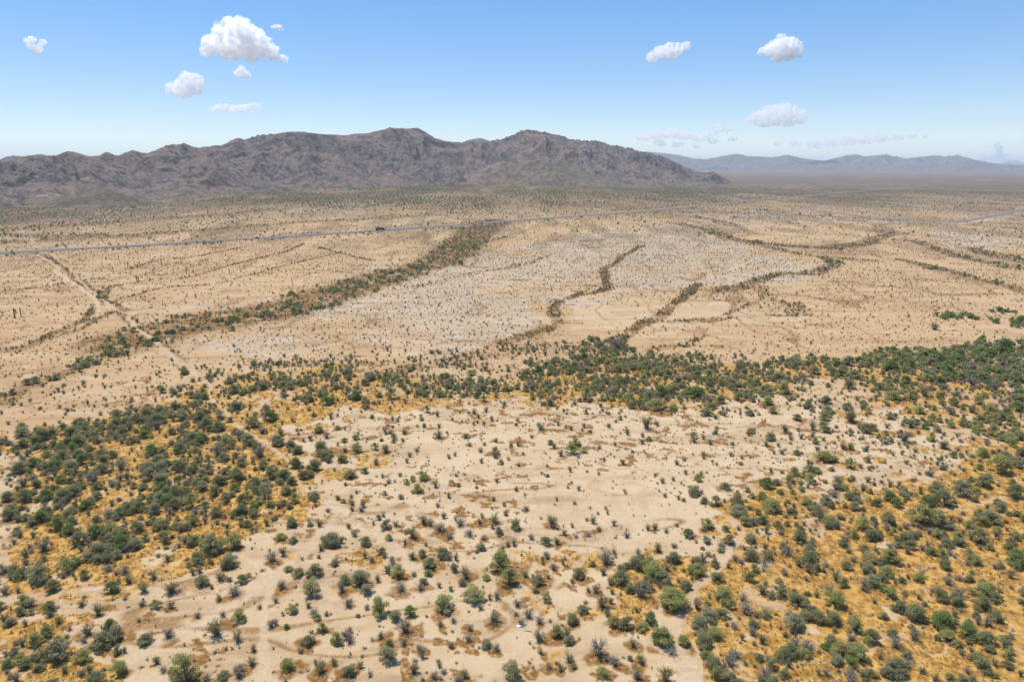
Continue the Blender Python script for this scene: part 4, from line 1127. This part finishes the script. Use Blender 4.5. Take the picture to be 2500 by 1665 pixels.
def instance_mod(o, lib):
    ng = bpy.data.node_groups.new('scatter_looks', 'GeometryNodeTree')
    ng.interface.new_socket('Geometry', in_out='INPUT', socket_type='NodeSocketGeometry')
    ng.interface.new_socket('Geometry', in_out='OUTPUT', socket_type='NodeSocketGeometry')
    gi = ng.nodes.new('NodeGroupInput'); go = ng.nodes.new('NodeGroupOutput')
    ci = ng.nodes.new('GeometryNodeCollectionInfo')
    ci.inputs['Collection'].default_value = lib
    ci.inputs['Separate Children'].default_value = True; ci.inputs['Reset Children'].default_value = True
    ip = ng.nodes.new('GeometryNodeInstanceOnPoints')
    ip.inputs['Pick Instance'].default_value = True
    def at(nm, t):
        n = ng.nodes.new('GeometryNodeInputNamedAttribute'); n.data_type = t; n.inputs['Name'].default_value = nm
        return n.outputs[0]
    cr = ng.nodes.new('ShaderNodeCombineXYZ'); ng.links.new(at('turn', 'FLOAT'), cr.inputs[2])
    cs = ng.nodes.new('ShaderNodeCombineXYZ')
    s = at('size', 'FLOAT')
    mu = ng.nodes.new('ShaderNodeMath'); mu.operation = 'MULTIPLY'
    ng.links.new(s, mu.inputs[0]); ng.links.new(at('tall', 'FLOAT'), mu.inputs[1])
    ng.links.new(s, cs.inputs[0]); ng.links.new(s, cs.inputs[1]); ng.links.new(mu.outputs[0], cs.inputs[2])
    ng.links.new(gi.outputs[0], ip.inputs['Points']); ng.links.new(ci.outputs[0], ip.inputs['Instance'])
    ng.links.new(at('look', 'INT'), ip.inputs['Instance Index']); ng.links.new(cr.outputs[0], ip.inputs['Rotation']); ng.links.new(cs.outputs[0], ip.inputs['Scale'])
    ng.links.new(ip.outputs[0], go.inputs[0])
    md = o.modifiers.new('scatter', 'NODES'); md.node_group = ng

def build_grass():
    r = np.random.default_rng(31)
    X, Y = jitter_grid(95, 300, .62, r, 40)
    g, gz = scatter_mask_grass(X, Y)
    tr = trail_field(X, Y)
    web = np.abs(fbm(X / 13.0, Y / 13.0, 61, 2) - .5)
    rr = np.hypot(X, Y)
    tall = fbm(X / 5., Y / 5., 151, 3)
    p = g * sstep(.36, .58, tall) * (tr < .3) * (web > .012) * np.clip(170 / rr, .25, 1)
    m = r.uniform(size=X.size) < p * .62
    X, Y = X[m], Y[m]
    lib = bpy.data.collections.new('grass_looks')
    for k in range(5):
        o = bpy.data.objects.new(f'look_{k:03d}', mesh_np('grass_tuft', *make_tuft(180 + k, 16), [M_GRASS]))
        lib.objects.link(o)
    me = bpy.data.meshes.new('dry_grass')
    pts = np.stack([X, Y, ground_h(X, Y)], -1)
    me.vertices.add(len(pts)); me.vertices.foreach_set('co', pts.astype(np.float32).ravel())
    a = me.attributes.new('look', 'INT', 'POINT'); a.data.foreach_set('value', r.integers(0, 5, len(X)).astype(np.int32))
    add_attr(me, 'size', r.uniform(.5, 1.05, len(X))); add_attr(me, 'turn', r.uniform(0, 6.28, len(X))); add_attr(me, 'tall', r.uniform(.4, .9, len(X)))
    o = obj('dry_grass', me, kind='stuff', label='golden dry grass between the shrubs')
    instance_mod(o, lib)
    print('grass tufts', len(X))

# ---------------------------------------------------------------- roads
def ribbon(line, offs, zs):
    """strip along a line; offs: sideways positions, zs: heights above the smoothed ground"""
    d = np.gradient(line, axis=0); d /= np.linalg.norm(d, axis=1, keepdims=True)
    nrm = np.stack([d[:, 1], -d[:, 0]], -1)
    z0 = ground_h(line[:, 0], line[:, 1])
    k = np.hanning(13); k /= k.sum()
    z0 = np.convolve(np.pad(z0, 6, 'edge'), k, 'valid')
    v = []
    for o, z in zip(offs, zs):
        q = line + nrm * o
        v.append(np.stack([q[:, 0], q[:, 1], z0 + z], -1))
    m = len(offs); n = len(line)
    v = np.stack(v, 1).reshape(-1, 3)
    i = np.arange(n - 1)[:, None] * m + np.arange(m - 1)[None, :]
    return v, np.stack([i, i + 1, i + m + 1, i + m], -1).reshape(-1, 4), z0, d

def asphalt(name, c):
    m, t, b = new_mat(name); n = N(t); p = n.pos()
    n.link(n.mix(n.rng(n.noise(p, .4, 4), .3, .7), c, tuple(q * 1.3 for q in c)), b.inputs['Base Color'])
    return m
def plain(name, c, rough=.8, var=.15):
    m, t, b = new_mat(name); n = N(t)
    tc = n.add('ShaderNodeTexCoord')
    n.link(n.mix(n.rng(n.noise(tc.outputs['Object'], 3.0, 3), .3, .7), c, tuple(q * (1 - var) for q in c)), b.inputs['Base Color'])
    b.inputs['Roughness'].default_value = rough
    return m

def build_roads():
    m_as = asphalt('worn_asphalt', (.105, .107, .115)); m_sh = asphalt('gravel_shoulder', (.15, .11, .072)); m_wh = plain('road_paint_white', (.78, .78, .74)); m_ye = plain('road_paint_yellow', (.65, .45, .08))
    def road(nm, line, hw, lift, label, paint):
        v, f, z0, d = ribbon(line, [-hw - 7, -hw - 1.5, hw + 1.5, hw + 7], [-1.2, lift - .05, lift - .05, -1.2])
        sh = obj(nm + '_embankment', mesh_np(nm + '_embankment', v, f, [m_sh]), kind='structure', label='gravel shoulders of the ' + label)
        v, f, _, _ = ribbon(line, [-hw, hw], [lift, lift])
        o = obj(nm, mesh_np(nm, v, f, [m_as]), kind='structure', label=label)
        if paint:
            for off in (-hw + .8, hw - .8):
                v, f, _, _ = ribbon(line, [off - .1, off + .1], [lift + .006] * 2)
                obj('edge_line', mesh_np('edge_line', v, f, [m_wh]), parent=o)
            for off in (-.2, .2):
                v, f, _, _ = ribbon(line, [off - .07, off + .07], [lift + .006] * 2)
                obj('centre_line', mesh_np('centre_line', v, f, [m_ye]), parent=o)
        return z0 + lift, d
    a = road('highway', W_HWY, 6.8, .9, 'straight grey highway crossing the desert', True)
    b = road('side_road', W_RD2, 3.4, .45, 'thin side road leaving the highway', False)
    c = road('paved_road', W_RD3, 5.0, .55, 'paved road coming in from the right', True)
    return {'hwy': (W_HWY,) + a, 'rd2': (W_RD2,) + b, 'rd3': (W_RD3,) + c}

# ---------------------------------------------------------------- vehicles, cacti, litter
def prism(profile, y0, y1):
    """side profile (x,z) extruded across y"""
    n = len(profile)
    v = [(x, y0, z) for x, z in profile] + [(x, y1, z) for x, z in profile]
    f = [tuple(range(n))[::-1], tuple(range(n, 2 * n))] + [(i, (i + 1) % n, n + (i + 1) % n, n + i) for i in range(n)]
    return v, f
def pymesh(name, parts, mat):
    V_, F_ = [], []
    for v, f in parts:
        o = len(V_); V_ += list(v); F_ += [tuple(q + o for q in t) for t in f]
    me = bpy.data.meshes.new(name); me.from_pydata([tuple(map(float, q)) for q in V_], [], F_); me.update()
    me.materials.append(mat)
    return me
def wheel_mesh(name, rad, wid, mat):
    v, f = [], []
    n = 14
    for s, rr in ((-wid / 2, rad * .55), (-wid / 2, rad), (wid / 2, rad), (wid / 2, rad * .55)):
        for k in range(n):
            q = 2 * math.pi * k / n
            v.append((rr * math.cos(q), s, rr * math.sin(q)))
    for a in range(3):
        for k in range(n):
            f.append((a * n + k, a * n + (k + 1) % n, (a + 1) * n + (k + 1) % n, (a + 1) * n + k))
    f.append(tuple(range(n))[::-1]); f.append(tuple(range(3 * n, 4 * n)))
    return pymesh(name, [(v, f)], mat)

def build_vehicles(roads):
    tyre = plain('tyre_rubber', (.02, .02, .02)); glass = plain('car_glass', (.03, .04, .05), .1); rim = plain('wheel_metal', (.5, .5, .5), .35)
    lamp = plain('lamp_lens', (.75, .72, .65), .2)
    def on_road(road, sx, lane):
        line, z, d = roads[road]
        px = to_photo(line[:, 0], line[:, 1], z)[0]
        ok = to_photo(line[:, 0], line[:, 1], z)[2] > 50
        i = int(np.argmin(np.where(ok, np.abs(px - sx), 1e9)))
        nr = np.array([d[i, 1], -d[i, 0]])
        p = line[i] + nr * lane
        return (p[0], p[1], z[i] + .004), math.atan2(d[i, 1], d[i, 0]) + (math.pi if lane < 0 else 0)
    def wheels(root, xs, ys, rad, wid):
        for x in xs:
            for y in ys:
                w = obj('wheel', wheel_mesh('wheel', rad, wid, tyre), parent=root, loc=(x, y, rad))
                obj('rim', wheel_mesh('rim', rad * .55, wid + .02, rim), parent=w)
    def car(sx, road, lane, paint, nm, label, suv):
        loc, rz = on_road(road, sx, lane)
        root = obj(nm, None, loc=loc, rot=(0, 0, rz), label=label, cat='car', group='vehicles on the roads')
        L, H = (4.9, 1.75) if suv else (4.6, 1.45)
        body = [(-L/2, .35), (-L/2, .85), (-L/2+.15, .98), (L/2-1.2, .95), (L/2-.1, .78), (L/2, .62), (L/2, .35), (L/2-.5, .28), (-L/2+.4, .28)]
        roof = [(-L/2+(.25 if suv else .75), .97), (-L/2+(.5 if suv else 1.25), H), (L/2-2.2, H), (L/2-1.35, .95)]
        obj('body', pymesh('car_body', [prism(body, -.9, .9), prism(roof, -.74, .74)], paint), parent=root)
        for s in (-1, 1):
            y = .744 * s
            gl = [(roof[0][0]+.3, 1.02), (roof[1][0]+.12, H-.1), (roof[2][0]-.05, H-.1), (roof[3][0]-.35, 1.02)]
            obj('window', pymesh('side_window', [prism(gl, min(y, y+.01*s), max(y, y+.01*s))], glass), parent=root)
        for a, b in ((roof[2], roof[3]), (roof[1], roof[0])):
            q = .03 if a is roof[2] else -.03
            pr = [(a[0]+q*.3, a[1]-.12), (b[0]+q*.6, b[1]+.06), (b[0]+q*1.4, b[1]+.06), (a[0]+q*1.2, a[1]-.12)]
            obj('windscreen', pymesh('windscreen', [prism(pr, -.66, .66)], glass), parent=root)
        for y in (-.65, .65):
            obj('headlight', pymesh('headlight', [prism([(L/2-.06, .6), (L/2-.06, .74), (L/2+.01, .70), (L/2+.015, .6)], y-.15, y+.15)], lamp), parent=root)
        wheels(root, (-L*.3, L*.32), (-.82, .82), .34, .22)
    white = plain('white_car_paint', (.8, .8, .8), .3); dark = plain('dark_car_paint', (.03, .035, .045), .3); silver = plain('silver_car_paint', (.5, .52, .55), .3); blue = plain('blue_trailer_paint', (.045, .06, .10), .5)
    car(628, 'hwy', 4.0, dark, 'car', 'dark car on the highway nearest the dirt crossing', True)
    car(460, 'hwy', 4.0, silver, 'car', 'silver car on the highway at its near end', False)
    car(1318, 'hwy', 4.0, white, 'car', 'white car on the middle of the highway', True)
    car(1811, 'hwy', -4.0, dark, 'car', 'dark car far along the highway under the mountains', True)
    car(1957, 'rd2', 1.6, dark, 'car', 'dark car on the thin side road', True)
    # lorry
    loc, rz = on_road('hwy', 940, 4.0)
    root = obj('lorry', None, loc=loc, rot=(0, 0, rz), label='dark blue lorry with long trailer on the highway', cat='lorry', group='vehicles on the roads')
    obj('trailer', pymesh('trailer', [prism([(-5.2, 1.1), (-5.2, 3.7), (4.2, 3.7), (4.2, 1.1)], -1.28, 1.28)], blue), parent=root)
    obj('chassis', pymesh('chassis', [prism([(-5.0, .75), (-5.0, 1.08), (7.6, 1.08), (7.6, .75)], -.5, .5)], tyre), parent=root)
    cab = obj('cab', pymesh('cab', [prism([(4.7, .8), (4.7, 3.6), (5.9, 3.4), (6.6, 2.2), (8.1, 2.0), (8.3, .7)], -1.15, 1.15)], dark), parent=root)
    obj('windscreen', pymesh('windscreen', [prism([(6.0, 3.3), (6.6, 2.3), (6.66, 2.3), (6.06, 3.3)], -1.0, 1.0)], glass), parent=cab)
    wheels(root, (-4.2, -2.9, 5.1, 7.4), (-1.05, 1.05), .5, .35)

def build_saguaros():
    m = tint_mat('saguaro_skin', (.075, .085, .045), (.09, .10, .05), (.08, .075, .05), 0.0)
    spots = [(37, 777, 24, 1), (52, 774, 21, 0), (277, 667, 15, 0), (312, 652, 14, 1), (319, 660, 12, 0), (335, 690, 19, 2), (339, 688, 14, 0), (455, 667, 13, 1), (473, 667, 12, 0), (713, 690, 14, 0), (560, 670, 11, 1), (395, 648, 12, 0)]
    told = ['tall saguaro with one arm on pale ground left of its twin', 'slim saguaro just beside the tall one-armed saguaro', 'slim saguaro beside the dirt crossing', 'one-armed saguaro farther off than the stout two-armed one', 'short saguaro between the one-armed cactus and the dark pair', 'stout two-armed saguaro of the dark pair', 'slim saguaro standing close behind the stout two-armed one', 'one-armed saguaro on the streaked flat below the highway', 'slim saguaro right of the one-armed cactus on the flat', 'lone saguaro by the long wash of trees', 'small one-armed saguaro at the end of a dark runnel', 'small armless saguaro close below the highway']
    for k, ((sx, sy, hp, arms), lab) in enumerate(zip(spots, told)):
        p = ground_at(np.array([sx]), np.array([sy]))[0]
        d = p[1] * CP + (CAM_H - p[2]) * SP
        H = hp * d / FPX * 1.05
        root = obj('saguaro_cactus', None, loc=tuple(p), label=lab, cat='cactus', group='saguaro cacti on the plain')
        r0 = max(.22, H * .052)
        def ribbed(path, rad):
            sides = 16
            v, f = tube(path, rad, sides)
            c = np.repeat(np.array(path, float), sides, 0)
            q = np.tile(np.where(np.arange(sides) % 2 == 0, 1.0, .8), len(path))[:, None]
            v = c + (v - c) * q
            return v, f
        v, f = ribbed([(0, 0, -.1), (0, 0, H * .3), (0, 0, H * .7), (0, 0, H * .93), (0, 0, H * .985), (0, 0, H)], [r0 * .85, r0, r0 * 1.05, r0 * .9, r0 * .6, .03])
        obj('stem', mesh_np('saguaro_stem', v, f, [m], smooth=False), parent=root)
        for a in range(arms):
            s = 1 if a == 0 else -1
            z = H * (.42 + .1 * a); q = r0 * 3.4
            v, f = ribbed([(0, 0, z), (s * q * .6, 0, z - .02), (s * q, 0, z + .3), (s * q, 0, z + H * .2), (s * q, 0, z + H * .33), (s * q, 0, z + H * .35)], [r0 * .55, r0 * .6, r0 * .7, r0 * .72, r0 * .55, .03])
            obj('arm', mesh_np('saguaro_arm', v, f, [m]), parent=root)

def build_litter():
    p = ground_at(np.array([1268.]), np.array([1528.]))[0]
    r = np.random.default_rng(3)
    n = 9
    g = np.linspace(-.5, .5, n)
    X, Y = np.meshgrid(g, g)
    Z = .05 + .30 * fbm(X * 3 + 5, Y * 3, 7, 3) * (1 - np.hypot(X, Y)) + .1 * np.abs(X)
    top = np.stack([X.ravel() * .95, Y.ravel() * .7, Z.ravel()], -1)
    bot = top - [0, 0, .012]
    i = (np.arange(n - 1)[:, None] * n + np.arange(n - 1)[None, :])
    f1 = np.stack([i, i + 1, i + n + 1, i + n], -1).reshape(-1, 4)
    v = np.concatenate([top, bot]); f = np.concatenate([f1, f1[:, ::-1] + n * n])
    me = mesh_np('plastic_sheet', v, f, [plain('white_plastic', (.82, .83, .82), .5, .05)])
    obj('plastic_sheet', me, loc=tuple(p), rot=(0, 0, .6), label='crumpled white plastic scrap lying on bare sand', cat='litter')
    p = ground_at(np.array([1290.]), np.array([1541.]))[0]
    v, f = join([tube([(-.8, 0, .05), (-.2, .06, .10), (.4, 0, .08), (.9, -.1, .05)], [.05, .06, .045, .02], 6), tube([(.2, .02, .09), (.5, .25, .2), (.6, .4, .22)], [.03, .02, .01], 5)])
    obj('fallen_branch', mesh_np('fallen_branch', v, f, [M_BARK]), loc=tuple(p), rot=(0, 0, -.2), label='dark fallen branch on the sand beside the white scrap', cat='branch')

# ---------------------------------------------------------------- clouds and haze
def cloud_mat(name, dens, scale, lo, hi):
    m = bpy.data.materials.new(name); m.use_nodes = True
    t = m.node_tree; n = N(t)
    t.nodes.remove(t.nodes['Principled BSDF'])
    v = n.add('ShaderNodeVolumePrincipled')
    v.inputs['Color'].default_value = (1, 1, 1, 1)
    v.inputs['Anisotropy'].default_value = 0.4
    tc = n.add('ShaderNodeTexCoord')
    q = n.rng(n.noise(tc.outputs['Object'], scale, 4, .62), lo, hi)
    n.link(n.math('MULTIPLY', q, dens), v.inputs['Density'])
    n.link(v.outputs[0], t.nodes['Material Output'].inputs['Volume'])
    return m

CLOUDS = [ # (distance m, thickness, [(photo x, y, radius px)], label)
    (13000, 'thick', [(520,112,26),(545,88,24),(560,66,19),(532,62,11),(585,80,33),(580,58,15),(606,100,38),(560,112,34),(640,118,27),(622,90,17),(650,108,17),(668,132,17),(690,145,11),(500,128,13),(610,128,24)], 'large white puffy cloud, biggest in the sky'),
    (17000, 'mid', [(455,192,17),(478,198,19),(440,208,15),(420,218,16),(450,222,19),(478,218,15)], 'white puffy cloud below and left of the biggest cloud'),
    (17000, 'mid', [(590,170,9),(583,180,11),(598,182,11),(607,188,7)], 'small white cloud just under the biggest cloud'),
    (12500, 'mid', [(67,101,8),(78,98,9),(75,112,9),(88,122,11),(98,120,7),(105,104,8),(98,110,5)], 'small ragged cloud high at the far left'),
    (24000, 'thin', [(525,268,12),(545,262,15),(570,268,16),(595,264,15),(620,258,13)], 'faint flat wisp low over the main range'),
    (12500, 'mid', [(1592,142,14),(1612,130,17),(1632,122,17),(1655,120,16),(1678,112,11),(1640,138,12)], 'slanting white cloud, left one of the high pair at right'),
    (13000, 'thick', [(1862,126,11),(1882,122,17),(1905,110,21),(1930,112,20),(1925,130,20),(1900,134,17),(1948,126,14)], 'rounded white cloud high over the far range'),
    (27000, 'thin', [(1835,292,15),(1862,280,22),(1888,268,22),(1915,266,21),(1940,278,20),(1948,295,15),(1900,292,24),(1865,302,16),(1925,302,15)], 'pale billowing cloud above the far range'),
    (32000, 'thin', [(1572,335,15),(1605,328,20),(1640,326,20),(1675,330,19),(1710,338,15),(1735,325,13),(1752,314,14),(1775,316,12),(1612,350,12),(1655,354,11),(1700,358,9),(1740,345,11),(1790,340,9)], 'long pale cloud bank over the end of the main range'),
    (34000, 'thin', [(1900,352,9),(1945,352,11),(1990,353,15),(2030,349,17),(2070,345,18),(2110,342,18),(2150,339,16),(2190,337,13),(2225,335,10),(2260,333,7)], 'long streak of thin cloud over the far range'),
    (42000, 'thick', [(2433,352,7),(2438,365,10),(2430,380,14),(2405,382,11),(2455,388,12),(2475,390,9),(2395,388,8)], 'small towering cloud behind the hills at far right'),
    (15000, 'thin', [(670,66,7),(680,64,7),(686,74,5)], 'tiny wisp just right of the biggest cloud'),
]
def build_clouds():
    for k, (D, tk, lobes, lab) in enumerate(CLOUDS):
        c = np.array(lobes, float)
        dx, dy, dz = ray(c[:, 0], c[:, 1])
        s = D / np.hypot(dx, dy)
        P = np.stack([dx * s, dy * s, CAM_H + dz * s], -1)
        rad = c[:, 2] * (P[:, 1] * CP - (P[:, 2] - CAM_H) * SP) / FPX
        r = np.random.default_rng(600 + k)
        cen = P.mean(0)
        fwd = np.array([cen[0], cen[1], 0]); fwd /= np.linalg.norm(fwd)
        me = bpy.data.meshes.new('cloud')
        import bmesh
        bm = bmesh.new()
        from mathutils import Matrix
        for p, q in zip(P, rad):
            o = p - cen + fwd * r.uniform(-.5, .5) * q
            flat = .62 if tk == 'thin' else 1.0
            bmesh.ops.create_icosphere(bm, subdivisions=3, radius=1.0, matrix=Matrix.Translation(Vector(o)) @ Matrix.Diagonal((q * (1.5 if tk == 'thin' else 1.05), q * 1.2, q * flat, 1)))
            if tk != 'thin':     # knobbly top
                for _ in range(7):
                    a = r.normal(size=3); a /= np.linalg.norm(a); a[2] = abs(a[2]) * .9
                    bmesh.ops.create_icosphere(bm, subdivisions=2, radius=q * r.uniform(.28, .5), matrix=Matrix.Translation(Vector(o + a * q * .85)))
        bm.to_mesh(me); bm.free()
        mr = float(rad.mean())
        dens = {'thick': 4.5, 'mid': 3.0, 'thin': 2.9}[tk] / mr
        me.materials.append(cloud_mat('cloud_vapour', dens, 1.6 / mr, (.41 if tk != 'thin' else .40), (.66 if tk != 'thin' else .74)))
        o = obj('cloud', me, loc=tuple(cen), label=lab, cat='cloud', group='fair weather clouds')
        md = o.modifiers.new('fuse', 'REMESH'); md.mode = 'VOXEL'; md.voxel_size = mr / 6.0
        tx = bpy.data.textures.new('cloud_lumps', 'CLOUDS'); tx.noise_scale = mr * .55; tx.noise_depth = 3
        dm = o.modifiers.new('lumps', 'DISPLACE'); dm.texture = tx; dm.strength = mr * (.6 if tk != 'thin' else .6); dm.mid_level = .5; dm.texture_coords = 'GLOBAL'

def build_haze():
    x0, x1, y0, y1, z0, z1 = -34000., 34000., -2000., 36000., -60., 400.
    v = [(x, y, z) for x in (x0, x1) for y in (y0, y1) for z in (z0, z1)]
    f = [(0, 1, 3, 2), (4, 6, 7, 5), (0, 4, 5, 1), (2, 3, 7, 6), (0, 2, 6, 4), (1, 5, 7, 3)]
    m = bpy.data.materials.new('thin_haze'); m.use_nodes = True
    t = m.node_tree
    t.nodes.remove(t.nodes['Principled BSDF'])
    pv = t.nodes.new('ShaderNodeVolumePrincipled')
    pv.inputs['Color'].default_value = (.76, .88, 1.0, 1)
    pv.inputs['Density'].default_value = 5.2e-5
    pv.inputs['Anisotropy'].default_value = .1
    t.links.new(pv.outputs[0], t.nodes['Material Output'].inputs['Volume'])
    me = bpy.data.meshes.new('haze'); me.from_pydata(v, [], f); me.update(); me.materials.append(m)
    obj('haze', me, kind='stuff', label='thin blue haze over the whole plain')

# ---------------------------------------------------------------- put it together
import time
_t = time.time()
def lap(s):
    global _t
    print(f'[{s}] {time.time() - _t:.1f}s', flush=True); _t = time.time()

PROTO = protos(); lap('protos')
hp0 = hand_plants()
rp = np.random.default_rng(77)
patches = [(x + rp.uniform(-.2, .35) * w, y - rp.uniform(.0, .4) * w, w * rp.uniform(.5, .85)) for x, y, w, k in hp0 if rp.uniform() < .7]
build_ground(patches); lap('ground')
build_mountains(); lap('mountains')
roads = build_roads(); lap('roads')
build_plants(PROTO); lap('plants')
build_grass(); lap('grass')
build_saguaros(); build_vehicles(roads); build_litter(); lap('things')
build_clouds(); build_haze(); lap('air')
